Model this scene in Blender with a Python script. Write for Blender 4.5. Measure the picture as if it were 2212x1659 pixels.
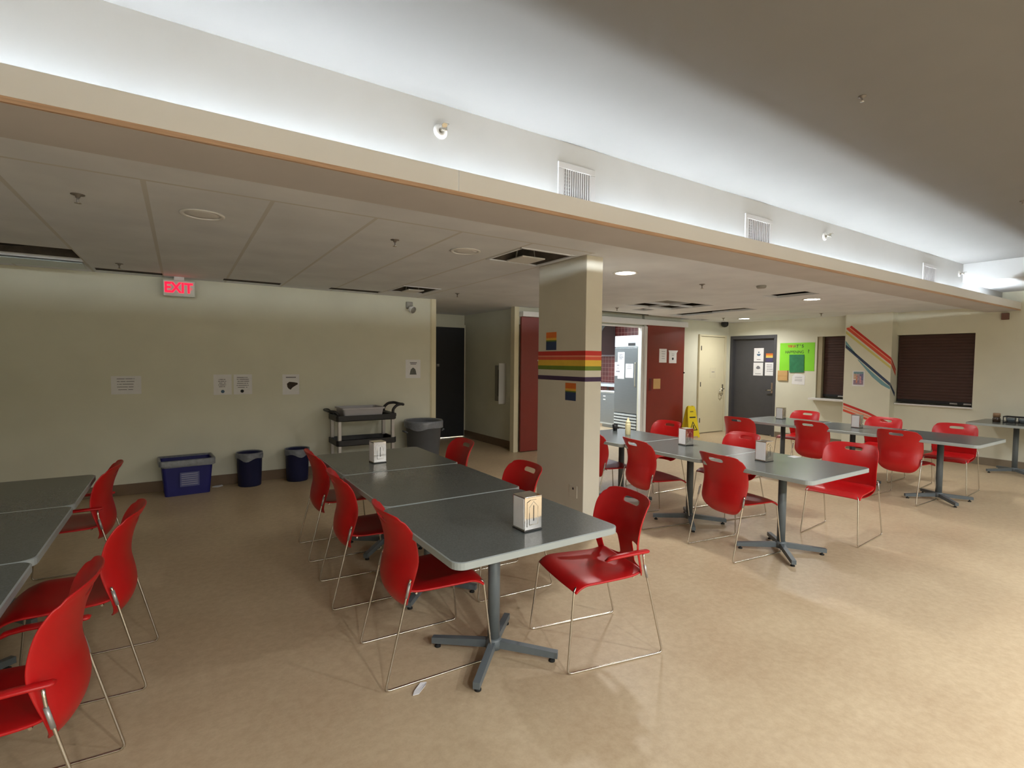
import bpy, bmesh, math, random
from mathutils import Vector, Matrix
random.seed(7)
for o in list(bpy.data.objects):
    bpy.data.objects.remove(o, do_unlink=True)
S = bpy.context.scene
C = S.collection
PI = math.pi

# ------------------------------------------------------------------ camera
F_PX, PITCH, ROLL, YAW, EYE = 1108.3, math.radians(-2.546), math.radians(0.579), math.radians(57.10), 1.57
fw = Vector((math.cos(YAW)*math.cos(PITCH), math.sin(YAW)*math.cos(PITCH), math.sin(PITCH)))
rt = fw.cross(Vector((0, 0, 1))).normalized()
up = rt.cross(fw)
r2 = rt*math.cos(ROLL) + up*math.sin(ROLL)
u2 = -rt*math.sin(ROLL) + up*math.cos(ROLL)
cd = bpy.data.cameras.new('camera')
cam = bpy.data.objects.new('camera', cd)
C.objects.link(cam)
cd.sensor_fit = 'HORIZONTAL'
cd.sensor_width = 36.0
cd.lens = 36.0*F_PX/2212.0
cd.clip_start = 0.02
cam.matrix_world = Matrix(((r2.x, u2.x, -fw.x, 0), (r2.y, u2.y, -fw.y, 0), (r2.z, u2.z, -fw.z, EYE), (0, 0, 0, 1)))
S.camera = cam

# ------------------------------------------------------------------ world, exposure
w = bpy.data.worlds.new('world')
S.world = w
w.use_nodes = True
w.node_tree.nodes['Background'].inputs[0].default_value = (0.55, 0.6, 0.7, 1)
w.node_tree.nodes['Background'].inputs[1].default_value = 0.02
S.view_settings.view_transform = 'Standard'
S.view_settings.look = 'None'
S.view_settings.exposure = 0.0
S.view_settings.gamma = 1.0
S.view_settings.use_curve_mapping = False

# light levels (the lamps themselves are built further down)
COVE_W = 140.0          # emission of the cove tubes
DOWN_W = 25.0          # lit downlights (watts)
FILL_A_W = 160.0        # added fill downlights, out of view over the open side, behind the camera ...
FILL_B_W = 60.0
FILL_C_W = 125.0
FILL_D_W = 36.0        # ... to the far end
KITCHEN_W = 60.0
WARM = (0.96, 0.98, 1.0)
NEUT = (1.0, 0.99, 0.95)

# ------------------------------------------------------------------ materials
def lin(c):
    return tuple(((v/255.0)/12.92 if v/255.0 <= 0.04045 else ((v/255.0+0.055)/1.055)**2.4) for v in c)

MATS = {}
def mat(name, rgb, rough=0.6, metal=0.0, var=0.0, scale=8.0, bump=0.0, bscale=60.0, spec=0.5, emit=None, estr=0.0, stretch=None, coat=0.0):
    if name in MATS:
        return MATS[name]
    m = bpy.data.materials.new(name)
    m.use_nodes = True
    nt = m.node_tree
    b = nt.nodes['Principled BSDF']
    c = lin(rgb)
    b.inputs['Base Color'].default_value = (*c, 1)
    b.inputs['Roughness'].default_value = rough
    b.inputs['Metallic'].default_value = metal
    b.inputs['Specular IOR Level'].default_value = spec
    b.inputs['Coat Weight'].default_value = coat
    tc = nt.nodes.new('ShaderNodeTexCoord')
    src = tc.outputs['Object']
    if stretch:
        mp = nt.nodes.new('ShaderNodeMapping')
        mp.inputs['Scale'].default_value = stretch
        nt.links.new(src, mp.inputs[0]); src = mp.outputs[0]
    if var > 0:
        n = nt.nodes.new('ShaderNodeTexNoise')
        n.inputs['Scale'].default_value = scale
        n.inputs['Detail'].default_value = 6
        nt.links.new(src, n.inputs['Vector'])
        r = nt.nodes.new('ShaderNodeValToRGB')
        r.color_ramp.elements[0].position = 0.3
        r.color_ramp.elements[1].position = 0.7
        r.color_ramp.elements[0].color = (*[v*(1-var) for v in c], 1)
        r.color_ramp.elements[1].color = (*[min(1, v*(1+var)) for v in c], 1)
        nt.links.new(n.outputs['Fac'], r.inputs[0])
        nt.links.new(r.outputs[0], b.inputs['Base Color'])
    if bump > 0:
        n2 = nt.nodes.new('ShaderNodeTexNoise')
        n2.inputs['Scale'].default_value = bscale
        n2.inputs['Detail'].default_value = 3
        nt.links.new(src, n2.inputs['Vector'])
        bp = nt.nodes.new('ShaderNodeBump')
        bp.inputs['Strength'].default_value = bump
        bp.inputs['Distance'].default_value = 0.004
        nt.links.new(n2.outputs['Fac'], bp.inputs['Height'])
        nt.links.new(bp.outputs[0], b.inputs['Normal'])
    if emit:
        b.inputs['Emission Color'].default_value = (*emit, 1)
        b.inputs['Emission Strength'].default_value = estr
    MATS[name] = m
    return m

def floor_material():
    m = bpy.data.materials.new('sheet_vinyl_floor'); m.use_nodes = True
    nt = m.node_tree; b = nt.nodes['Principled BSDF']
    tc = nt.nodes.new('ShaderNodeTexCoord')
    big = nt.nodes.new('ShaderNodeTexNoise'); big.inputs['Scale'].default_value = 1.6; big.inputs['Detail'].default_value = 4
    fine = nt.nodes.new('ShaderNodeTexNoise'); fine.inputs['Scale'].default_value = 22; fine.inputs['Detail'].default_value = 7; fine.inputs['Roughness'].default_value = 0.72
    for n in (big, fine): nt.links.new(tc.outputs['Object'], n.inputs['Vector'])
    r1 = nt.nodes.new('ShaderNodeValToRGB'); r2 = nt.nodes.new('ShaderNodeValToRGB')
    a = lin((184, 162, 132)); c = lin((198, 178, 147)); d = lin((171, 147, 117)); e = lin((208, 189, 158))
    r1.color_ramp.elements[0].position = .35; r1.color_ramp.elements[1].position = .65
    r1.color_ramp.elements[0].color = (*a, 1); r1.color_ramp.elements[1].color = (*c, 1)
    r2.color_ramp.elements[0].position = .38; r2.color_ramp.elements[1].position = .62
    r2.color_ramp.elements[0].color = (*d, 1); r2.color_ramp.elements[1].color = (*e, 1)
    nt.links.new(big.outputs['Fac'], r1.inputs[0]); nt.links.new(fine.outputs['Fac'], r2.inputs[0])
    mx = nt.nodes.new('ShaderNodeMix'); mx.data_type = 'RGBA'; mx.inputs['Factor'].default_value = .33
    nt.links.new(r1.outputs[0], mx.inputs['A']); nt.links.new(r2.outputs[0], mx.inputs['B'])
    nt.links.new(mx.outputs['Result'], b.inputs['Base Color'])
    rr = nt.nodes.new('ShaderNodeMapRange'); rr.inputs['To Min'].default_value = .30; rr.inputs['To Max'].default_value = .48
    nt.links.new(big.outputs['Fac'], rr.inputs[0]); nt.links.new(rr.outputs[0], b.inputs['Roughness'])
    b.inputs['Specular IOR Level'].default_value = .35
    return m

def ceiling_material():
    # painted lay-in tiles: seams every 0.625 m along X at the near end
    m = bpy.data.materials.new('ceiling_tile_paint'); m.use_nodes = True
    nt = m.node_tree; b = nt.nodes['Principled BSDF']
    tc = nt.nodes.new('ShaderNodeTexCoord'); sp = nt.nodes.new('ShaderNodeSeparateXYZ')
    nt.links.new(tc.outputs['Object'], sp.inputs[0])
    def math_(op, a, bb):
        n = nt.nodes.new('ShaderNodeMath'); n.operation = op
        for i, v in enumerate((a, bb)):
            if isinstance(v, (int, float)): n.inputs[i].default_value = v
            else: nt.links.new(v, n.inputs[i])
        return n.outputs[0]
    fx = math_('FRACT', math_('DIVIDE', math_('ADD', sp.outputs['X'], 10.15+0.012), 0.625), 0)
    sx = math_('LESS_THAN', fx, 0.04)
    lim = math_('MULTIPLY', math_('LESS_THAN', sp.outputs['X'], 3.0), math_('GREATER_THAN', sp.outputs['Y'], 3.35))
    line = math_('MULTIPLY', sx, lim)
    edge = math_('MULTIPLY', math_('LESS_THAN', math_('ABSOLUTE', math_('SUBTRACT', sp.outputs['Y'], 3.35), 0), 0.012), math_('LESS_THAN', sp.outputs['X'], 3.0))
    line = math_('MAXIMUM', line, edge)
    n = nt.nodes.new('ShaderNodeTexNoise'); n.inputs['Scale'].default_value = 2.5; n.inputs['Detail'].default_value = 5
    nt.links.new(tc.outputs['Object'], n.inputs['Vector'])
    r = nt.nodes.new('ShaderNodeValToRGB')
    r.color_ramp.elements[0].position = .3; r.color_ramp.elements[1].position = .7
    r.color_ramp.elements[0].color = (*lin((220, 224, 232)), 1); r.color_ramp.elements[1].color = (*lin((232, 236, 243)), 1)
    nt.links.new(n.outputs['Fac'], r.inputs[0])
    mx = nt.nodes.new('ShaderNodeMix'); mx.data_type = 'RGBA'
    nt.links.new(line, mx.inputs['Factor']); nt.links.new(r.outputs[0], mx.inputs['A'])
    mx.inputs['B'].default_value = (*lin((210, 210, 210)), 1)
    nt.links.new(mx.outputs['Result'], b.inputs['Base Color'])
    b.inputs['Roughness'].default_value = .9
    b.inputs['Specular IOR Level'].default_value = .15
    return m

def tile_material():
    m = bpy.data.materials.new('red_wall_tile'); m.use_nodes = True
    nt = m.node_tree; b = nt.nodes['Principled BSDF']
    tc = nt.nodes.new('ShaderNodeTexCoord'); mp = nt.nodes.new('ShaderNodeMapping')
    mp.inputs['Rotation'].default_value = (PI/2, 0, PI/2)
    sp = nt.nodes.new('ShaderNodeSeparateXYZ'); cb = nt.nodes.new('ShaderNodeCombineXYZ')
    nt.links.new(tc.outputs['Object'], sp.inputs[0])
    nt.links.new(sp.outputs['Y'], cb.inputs['X']); nt.links.new(sp.outputs['Z'], cb.inputs['Y'])
    br = nt.nodes.new('ShaderNodeTexBrick'); br.offset = 0
    br.inputs['Color1'].default_value = (*lin((118, 42, 40)), 1); br.inputs['Color2'].default_value = (*lin((98, 34, 34)), 1)
    br.inputs['Mortar'].default_value = (*lin((170, 130, 120)), 1)
    br.inputs['Scale'].default_value = 1; br.inputs['Brick Width'].default_value = .11; br.inputs['Row Height'].default_value = .11
    br.inputs['Mortar Size'].default_value = .004
    nt.links.new(cb.outputs[0], br.inputs['Vector']); nt.links.new(br.outputs['Color'], b.inputs['Base Color'])
    b.inputs['Roughness'].default_value = .3
    return m

M = dict(
    floor=floor_material(), ceiling=ceiling_material(), tile=tile_material(),
    wall=mat('cream_wall_paint', (214, 213, 196), .72, var=.03, scale=3, bump=.08, bscale=180),
    pillar=mat('column_paint', (210, 206, 192), .75, var=.03, scale=3, bump=.08, bscale=180),
    white=mat('white_paint', (226, 226, 226), .7, var=.02, scale=4),
    vent=mat('vent_enamel', (198, 198, 200), .5, var=.02),
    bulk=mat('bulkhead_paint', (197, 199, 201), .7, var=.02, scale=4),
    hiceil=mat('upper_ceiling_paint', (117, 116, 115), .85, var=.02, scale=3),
    lip=mat('cove_lip_paint', (222, 221, 220), .6, var=.02, scale=2),
    soffit=mat('soffit_paint', (192, 188, 188), .8, var=.04, scale=3),
    batten=mat('tan_wood_batten', (182, 148, 120), .5, var=.15, scale=6, stretch=(1, 30, 30)),
    base=mat('brown_cove_base', (112, 90, 68), .55, var=.08, scale=6),
    basegrey=mat('grey_cove_base', (128, 116, 98), .55, var=.08, scale=6),
    red=mat('red_plastic', (182, 13, 17), .38, var=.05, scale=5, bump=.05, bscale=400),
    chrome=mat('satin_chrome', (205, 200, 190), .22, 1.0),
    top=mat('grey_speckled_laminate', (94, 99, 98), .26, var=.16, scale=160, spec=.5),
    edge=mat('grey_edge_band', (160, 168, 168), .4, var=.03),
    steel=mat('grey_painted_steel', (92, 100, 104), .45, var=.05, scale=10),
    black=mat('black_plastic', (26, 26, 28), .5, var=.1, scale=20),
    rubber=mat('black_rubber', (20, 20, 20), .8, var=.1),
    paper=mat('white_paper', (226, 226, 228), .85, var=.02, scale=20),
    napkin=mat('white_napkins', (246, 246, 250), .9, var=.05, scale=30, stretch=(1, 40, 1)),
    ink=mat('grey_ink', (120, 120, 126), .9, var=.1), dark=mat('dark_ink', (40, 42, 46), .9, var=.1),
    bluegrey=mat('blue_grey_ink', (84, 112, 140), .9, var=.2, scale=40),
    shiny=mat('polished_steel', (216, 212, 205), .1, 1.0, bump=.02, bscale=12),
    stainless=mat('brushed_stainless', (150, 156, 160), .34, 0.85, var=.05, scale=6, stretch=(1, 1, 40)),
    stainl=mat('pale_stainless', (206, 214, 220), .35, 0.5, var=.03),
    greydoor=mat('charcoal_door_paint', (72, 72, 76), .5, var=.05, scale=6),
    navydoor=mat('near_black_door_paint', (34, 36, 42), .5, var=.06, scale=6),
    creamdoor=mat('cream_door_paint', (218, 210, 180), .5, var=.02, scale=4),
    redpanel=mat('maroon_laminate', (126, 44, 36), .34, var=.05, scale=4),
    brown=mat('dark_brown_shutter', (66, 40, 33), .5, var=.06, scale=10),
    green=mat('lime_poster_board', (132, 214, 44), .7, var=.02), dkgreen=mat('dark_green_sleeve', (52, 122, 84), .3, var=.15, scale=14),
    kraft=mat('kraft_envelope', (198, 160, 106), .8, var=.05),
    yellow=mat('yellow_plastic', (228, 205, 40), .45, var=.04),
    blue=mat('blue_plastic', (20, 22, 104), .5, var=.08), navy=mat('navy_plastic', (20, 26, 66), .5, var=.08),
    liner=mat('clear_grey_liner', (118, 122, 130), .3, var=.15, scale=30, bump=.6, bscale=40),
    greybin=mat('grey_bin_plastic', (92, 96, 102), .55, var=.06), tub=mat('light_grey_tub', (168, 166, 170), .45, var=.03),
    alu=mat('brushed_aluminium', (176, 174, 172), .4, .6), cream=mat('cream_sauce', (232, 222, 176), .35, var=.02),
    t_red=mat('red_tape', (196, 48, 40), .6, var=.05), t_orange=mat('orange_tape', (212, 84, 60), .6, var=.05),
    t_yellow=mat('yellow_tape', (226, 186, 66), .6, var=.05), t_green=mat('green_tape', (104, 128, 40), .6, var=.08),
    t_purple=mat('purple_tape', (64, 42, 76), .6, var=.06), t_blue=mat('blue_tape', (52, 70, 98), .6, var=.08), t_teal=mat('teal_tape', (112, 156, 166), .6, var=.08),
    t_pale=mat('pale_yellow_tape', (206, 196, 118), .6, var=.03), t_pink=mat('pale_pink_tape', (226, 150, 122), .6, var=.03),
    flagblue=mat('dark_blue_print', (40, 58, 96), .6, var=.1), flagor=mat('orange_print', (214, 110, 40), .6, var=.1), flagye=mat('yellow_print', (226, 178, 72), .6, var=.08), flagpu=mat('purple_print', (74, 66, 104), .6, var=.08),
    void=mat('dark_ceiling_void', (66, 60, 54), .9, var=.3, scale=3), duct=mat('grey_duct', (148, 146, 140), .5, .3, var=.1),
    ventdirt=mat('sooty_vent_metal', (78, 72, 66), .7, var=.3, scale=12),
    glow=mat('lamp_glow', (255, 250, 235), .5, emit=(1, .93, .78), estr=20),
    tube=mat('tube_glow', (255, 250, 240), .5, emit=(.87, .95, 1.0), estr=COVE_W),
    ktube=mat('kitchen_tube_glow', (255, 255, 255), .5, emit=(.86, .95, 1.0), estr=12),
    exitred=mat('exit_letter_glow', (255, 0, 40), .5, emit=(1, .0, .035), estr=1.5),
    exitdim=mat('exit_arrow_glow', (200, 110, 110), .5, emit=(1, .25, .28), estr=.35),
    glass=mat('dark_glass_bowl', (120, 130, 136), .1, .4),
)

# ------------------------------------------------------------------ mesh helpers
class MB:
    def __init__(self):
        self.bm = bmesh.new()
        self.mats = []
    def _mi(self, m):
        if m is None: return 0
        if m not in self.mats: self.mats.append(m)
        return self.mats.index(m)
    def box(self, x0, x1, y0, y1, z0, z1, m=None, bev=0.0):
        bm2 = bmesh.new()
        bmesh.ops.create_cube(bm2, size=1)
        bmesh.ops.scale(bm2, vec=(abs(x1-x0), abs(y1-y0), abs(z1-z0)), verts=bm2.verts)
        bmesh.ops.translate(bm2, vec=((x0+x1)/2, (y0+y1)/2, (z0+z1)/2), verts=bm2.verts)
        if bev > 0:
            bmesh.ops.bevel(bm2, geom=bm2.edges[:], offset=bev, segments=2, affect='EDGES', profile=.5)
        self.join(bm2, m)
        return self
    def join(self, bm2, m=None, mtx=None):
        if mtx is not None: bmesh.ops.transform(bm2, matrix=mtx, verts=bm2.verts)
        mi = self._mi(m)
        vs = {}
        for v in bm2.verts: vs[v] = self.bm.verts.new(v.co)
        for f in bm2.faces:
            try:
                nf = self.bm.faces.new([vs[v] for v in f.verts]); nf.material_index = mi; nf.smooth = f.smooth
            except ValueError: pass
        bm2.free()
    def tube(self, pts, r, n=10, fil=0.0, m=None, cap=True):
        pts = [Vector(p) for p in pts]
        if fil > 0 and len(pts) > 2:
            out = [pts[0]]
            for i in range(1, len(pts)-1):
                a, b, c = pts[i-1], pts[i], pts[i+1]
                d1 = (a-b); d2 = (c-b)
                f = min(fil, d1.length*.45, d2.length*.45)
                p1 = b+d1.normalized()*f; p2 = b+d2.normalized()*f
                for k in range(6):
                    t = k/5
                    out.append(p1*(1-t)**2+b*2*t*(1-t)+p2*t*t)
            out.append(pts[-1]); pts = out
        mi = self._mi(m)
        rings = []
        prev = None
        for i, p in enumerate(pts):
            t = ((pts[min(i+1, len(pts)-1)]-p).normalized()+(p-pts[max(i-1, 0)]).normalized()).normalized()
            if prev is None:
                ref = Vector((0, 0, 1)) if abs(t.z) < .9 else Vector((1, 0, 0))
                nx = t.cross(ref).normalized()
            else:
                nx = (prev - t*prev.dot(t)).normalized()
            prev = nx
            ny = t.cross(nx)
            rr = r[i] if isinstance(r, (list, tuple)) else r
            rings.append([self.bm.verts.new(p+nx*rr*math.cos(2*PI*k/n)+ny*rr*math.sin(2*PI*k/n)) for k in range(n)])
        for a, b in zip(rings, rings[1:]):
            for k in range(n):
                f = self.bm.faces.new((a[k], a[(k+1) % n], b[(k+1) % n], b[k])); f.smooth = True; f.material_index = mi
        if cap:
            for rg in (rings[0][::-1], rings[-1]):
                f = self.bm.faces.new(rg); f.material_index = mi
        return self
    def lathe(self, prof, cx=0, cy=0, n=28, m=None, smooth=True):
        mi = self._mi(m); rings = []
        for r, z in prof:
            if r < 1e-5: rings.append([self.bm.verts.new((cx, cy, z))])
            else: rings.append([self.bm.verts.new((cx+r*math.cos(2*PI*k/n), cy+r*math.sin(2*PI*k/n), z)) for k in range(n)])
        for a, b in zip(rings, rings[1:]):
            for k in range(n):
                va = [a[k % len(a)], a[(k+1) % len(a)]] if len(a) > 1 else [a[0]]
                vb = [b[(k+1) % len(b)], b[k % len(b)]] if len(b) > 1 else [b[0]]
                try:
                    f = self.bm.faces.new(va+vb); f.smooth = smooth; f.material_index = mi
                except ValueError: pass
        return self
    def prism(self, poly, fn, t, m=None):
        """polygon (u,v) mapped with fn(u,v,d) for depth 0 and t"""
        mi = self._mi(m)
        a = [self.bm.verts.new(fn(u, v, 0)) for u, v in poly]
        b = [self.bm.verts.new(fn(u, v, t)) for u, v in poly]
        n = len(poly)
        fs = [self.bm.faces.new(a[::-1]), self.bm.faces.new(b)]
        for k in range(n): fs.append(self.bm.faces.new((a[k], a[(k+1) % n], b[(k+1) % n], b[k])))
        for f in fs: f.material_index = mi
        return self
    def build(self, name, m=None, parent=None, loc=None, smooth=None, fixn=True):
        me = bpy.data.meshes.new(name)
        if fixn: bmesh.ops.recalc_face_normals(self.bm, faces=self.bm.faces)
        self.bm.to_mesh(me); self.bm.free()
        for x in ([m] if m and not self.mats else self.mats or [m]): me.materials.append(x)
        o = bpy.data.objects.new(name, me)
        C.objects.link(o)
        if parent is not None: o.parent = parent
        if loc: o.location = loc
        if smooth:
            for p in me.polygons: p.use_smooth = True
        return o

def tag(o, label=None, cat=None, group=None, kind=None):
    if label: o['label'] = label
    if cat: o['category'] = cat
    if group: o['group'] = group
    if kind: o['kind'] = kind
    return o
def thing(name, label, cat, loc=(0, 0, 0), rz=0.0, group=None):
    o = bpy.data.objects.new(name, None); C.objects.link(o)
    o.empty_display_size = .1
    o.location = loc; o.rotation_euler = (0, 0, rz)
    return tag(o, label, cat, group)
def struct(name, mb, m, parent=None, label=None):
    o = mb.build(name, m, parent)
    if parent is None:
        o['kind'] = 'structure'
        if label: o['label'] = label
    return o
def kids(o): return [c for c in bpy.data.objects if c.parent == o]
def copy_tree(o, parent=None):
    c = o.copy(); C.objects.link(c)
    if parent is not None: c.parent = parent
    for ch in kids(o): copy_tree(ch, c)
    return c
def text_mesh(s, size, m, name, fn, parent, depth=.002, align='CENTER', sx=1.0, bold=0.0):
    cu = bpy.data.curves.new(name, 'FONT'); cu.body = s; cu.size = size; cu.align_x = align; cu.align_y = 'CENTER'
    cu.extrude = depth/2; cu.offset = bold
    t = bpy.data.objects.new(name, cu); C.objects.link(t)
    dg = bpy.context.evaluated_depsgraph_get(); dg.update()
    me = bpy.data.meshes.new_from_object(t.evaluated_get(dg))
    bpy.data.objects.remove(t, do_unlink=True); bpy.data.curves.remove(cu)
    for v in me.vertices: v.co = Vector(fn(v.co.x*sx, v.co.y, v.co.z))
    me.materials.clear(); me.materials.append(m)
    o = bpy.data.objects.new(name, me); C.objects.link(o)
    if parent is not None: o.parent = parent
    return o
# wall frames: (u to the right as seen in the room, v up, d out of the wall)
def on_left(x, y, z):    # wall facing -Y
    return lambda u, v, d: (x+u, y-d, z+v)
def on_far(x, y, z):     # wall facing -X, right = -Y
    return lambda u, v, d: (x-d, y-u, z+v)

# ================================================================== SETTING
X0, XF, Y0, YL, ZC, ZH = -4.0, 10.7, -4.2, 7.25, 2.5, 2.955
struct('floor', MB().box(X0-.2, 12.2, Y0-.2, 11.6, -.1, 0), M['floor'])
# low ceiling with missing tiles
HOLES = [(-1.95, -.775, 5.86, 6.54), (6.12, 7.24, 5.22, 6.08), (6.72, 7.03, 6.25, 6.53), (7.95, 8.34, 5.15, 6.05), (7.98, 8.42, 6.05, 6.80),
         (5.2, 7.75, 6.97, 7.3), (7.75, 9.0, 7.06, 7.3), (9.15, 9.55, 6.97, 7.2), (6.72, 7.1, 3.52, 4.1)]
def sheet(name, x0, x1, y0, y1, z, t, holes, m):
    xs = sorted({x0, x1, *[h[0] for h in holes], *[h[1] for h in holes]}); ys = sorted({y0, y1, *[h[2] for h in holes], *[h[3] for h in holes]})
    mb = MB()
    for xa, xb in zip(xs, xs[1:]):
        for ya, yb in zip(ys, ys[1:]):
            cx, cy = (xa+xb)/2, (ya+yb)/2
            if any(h[0] < cx < h[1] and h[2] < cy < h[3] for h in holes): continue
            mb.box(xa, xb, ya, yb, z, z+t)
    bmesh.ops.remove_doubles(mb.bm, verts=mb.bm.verts, dist=1e-5)
    return struct(name, mb, m)
VENTS = [(2.37, 2.92, 3.53, 4.10), (2.37, 2.86, 6.17, 6.74)]
SLOTS = [(-.74, -.15), (.445, 1.07), (1.66, 2.33)]
sheet('ceiling', X0, XF, 2.765, 7.3, ZC, .03, HOLES+VENTS+[(a, b, 6.90, 7.06) for a, b in SLOTS], M['ceiling'])
struct('ceiling_alcove', MB().box(3.0, 5.1, 7.3, 9.6, ZC, ZC+.03), M['ceiling'])
struct('ceiling_void', MB().box(X0, XF, 2.78, 7.3, 2.93, 2.96).box(X0, XF, 7.28, 7.3, 2.53, 2.93), M['void'])
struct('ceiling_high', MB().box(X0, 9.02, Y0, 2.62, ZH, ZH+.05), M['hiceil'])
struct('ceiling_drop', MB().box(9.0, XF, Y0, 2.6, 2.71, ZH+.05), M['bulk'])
# bulkhead with cove
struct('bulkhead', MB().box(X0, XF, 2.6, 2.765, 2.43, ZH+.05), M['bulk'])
struct('trim_1', MB().box(X0, 1.205, 2.38, 2.395, 2.432, 2.538, bev=.002).box(1.2075, XF, 2.38, 2.395, 2.432, 2.538, bev=.002), M['lip'], label='long cream lip board of the lit ceiling cove')
struct('trim_2', MB().box(X0, XF, 2.381, 2.40, 2.4125, 2.432), M['batten'], label='thin tan batten under the cove lip')
struct('soffit', MB().box(X0, XF, 2.395, 2.765, 2.412, 2.416), M['soffit'])
# walls
struct('wall_left', MB().box(X0-.1, 3.285, YL, YL+.12, 0, ZC+.45), M['wall'])
struct('trim_3', MB().box(3.20, 3.215, YL-.006, YL, 0, ZC).box(3.215, 3.29, YL-.014, YL+.12, 0, ZC), M['creamdoor'], label='cream corner trim at the end of the left wall')
struct('wall_back', MB().box(3.0, 4.19, 9.45, 9.55, 0, ZC).box(4.19, 4.91, 9.45, 9.55, 2.235, ZC).box(4.91, 5.05, 9.45, 9.55, 0, ZC).box(2.9, 3.0, 7.3, 9.55, 0, ZC), M['wall'])
struct('wall_alcove', MB().box(4.93, 5.03, 7.42, 9.45, 0, ZC), M['wall'])
struct('trim_4', MB().box(4.79, 4.88, 7.34, 7.46, 0, ZC, bev=.003).box(4.88, 4.93, 7.40, 7.46, 0, ZC), M['creamdoor'], label='pale corner post beside the left maroon sliding panel')
# kitchen front wall
struct('wall_kitchen', MB().box(5.03, 6.35, 7.36, 7.46, 0, ZC+.45).box(6.35, 7.90, 7.36, 7.46, 2.29, ZC+.45).box(7.90, XF, 7.3, 7.46, 0, ZC+.45).box(4.88, 5.03, 7.36, 7.46, 2.2, ZC+.45), M['wall'])
struct('trim_5', MB().box(7.82, 7.88, 7.29, 7.35, 0, 2.295, bev=.003).box(7.885, 7.948, 7.255, 7.30, 0, 2.30, bev=.003).box(6.35, 7.9, 7.30, 7.36, 2.27, 2.295), M['white'], label='white jamb and head of the kitchen opening')
# far wall with two hatches and door recess
def wall_grid(name, x, t, y0, y1, z0, z1, holes, m):
    ys = sorted({y0, y1, *[h[0] for h in holes], *[h[1] for h in holes]}); zs = sorted({z0, z1, *[h[2] for h in holes], *[h[3] for h in holes]})
    mb = MB()
    for a, b in zip(ys, ys[1:]):
        for c, d in zip(zs, zs[1:]):
            if any(h[0] < (a+b)/2 < h[1] and h[2] < (c+d)/2 < h[3] for h in holes): continue
            mb.box(x, x+t, a, b, c, d)
    bmesh.ops.remove_doubles(mb.bm, verts=mb.bm.verts, dist=1e-5)
    return struct(name, mb, m)
wall_grid('wall_far', XF, .2, Y0-.1, 7.3, 0, 2.95, [(6.15, 7.25, 0, 2.195), (4.40, 5.325, .90, 2.12), (2.895, 3.98, .90, 2.10)], M['wall'])
struct('wall_far_recess', MB().box(10.9, 10.95, 2.6, 7.4, 0, 2.5), M['wall'])
struct('pilaster', MB().box(10.5, XF, 3.965, 4.725, 0, ZC, bev=.004), M['wall'])
struct('wall_right', MB().box(X0-.1, XF, Y0-.1, Y0, 0, 3.05), M['wall'])
struct('wall_near', MB().box(X0-.1, X0, Y0, 7.3, 0, 3.05), M['wall'])
struct('column', MB().box(2.985, 3.175, 3.435, 4.14, 0, ZC, bev=.004), M['pillar'])
# baseboards
struct('baseboard_left', MB().box(X0, 3.20, YL-.012, YL, 0, .125, bev=.003), M['base'])
struct('baseboard_alcove', MB().box(4.915, 4.93, 7.46, 9.44, 0, .14, bev=.003).box(3.0, 4.19, 9.435, 9.45, 0, .12, bev=.003), M['base'])
struct('baseboard_far', MB().box(XF-.012, XF, Y0, 3.96, 0, .12, bev=.003).box(10.488, 10.5, 3.965, 4.725, 0, .12, bev=.003).box(XF-.012, XF, 4.73, 6.14, 0, .12, bev=.003), M['basegrey'])
struct('baseboard_kitchen', MB().box(9.15, 9.59, 7.288, 7.3, 0, .1, bev=.003), M['basegrey'])
struct('baseboard_column', MB().box(2.973, 3.187, 3.423, 4.152, 0, .1, bev=.003), M['pillar'])

# ---- doors (structure)
d = struct('door_1', MB().box(4.255, 4.915, 9.41, 9.448, .016, 2.245), M['navydoor'], label='near-black door at the back of the alcove')
struct('door_frame', MB().box(4.17, 4.26, 9.40, 9.46, 0, 2.30).box(4.91, 4.955, 9.40, 9.46, 0, 2.30).box(4.26, 4.91, 9.40, 9.46, 2.24, 2.30), M['wall'], d)
struct('door_lever', MB().lathe([(0, 0), (.025, 0), (.025, .05), (0, .05)], n=12), M['alu'], d).location = (4.31, 9.38, 1.45)
# bright passage behind the alcove door
struct('wall_passage', MB().box(4.0, 5.2, 10.6, 10.7, 0, 2.5).box(3.9, 4.0, 9.55, 10.7, 0, 2.5).box(5.2, 5.3, 9.55, 10.7, 0, 2.5).box(3.9, 5.3, 9.55, 10.7, 2.5, 2.55), M['white'])
d = struct('door_2', MB().box(9.66, 10.50, 7.265, 7.298, .02, 2.155, bev=.003), M['creamdoor'], label='cream flush door in the kitchen wall')
struct('door_frame', MB().box(9.60, 9.65, 7.255, 7.30, 0, 2.205, bev=.003).box(10.51, 10.57, 7.255, 7.30, 0, 2.205, bev=.003).box(9.65, 10.51, 7.255, 7.30, 2.165, 2.205, bev=.003), M['creamdoor'], d)
for z in (1.90, 1.10, .30): struct('hinge', MB().tube([(9.655, 7.255, z-.05), (9.655, 7.255, z+.05)], .011, 8), M['black'], d)
struct('door_lever', MB().box(10.42, 10.46, 7.245, 7.265, .93, 1.09, bev=.004).tube([(10.44, 7.24, .99), (10.44, 7.20, .99), (10.31, 7.20, .985)], .011, 8, .02).tube([(10.30, 7.21, .98), (10.29, 7.215, .87), (10.36, 7.22, .82), (10.42, 7.225, .88)], .008, 8, .03), M['chrome'], d)
d = struct('door_3', MB().box(10.78, 10.82, 6.205, 7.20, .01, 2.12, bev=.003), M['greydoor'], label='charcoal steel door in the far wall')
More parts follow.
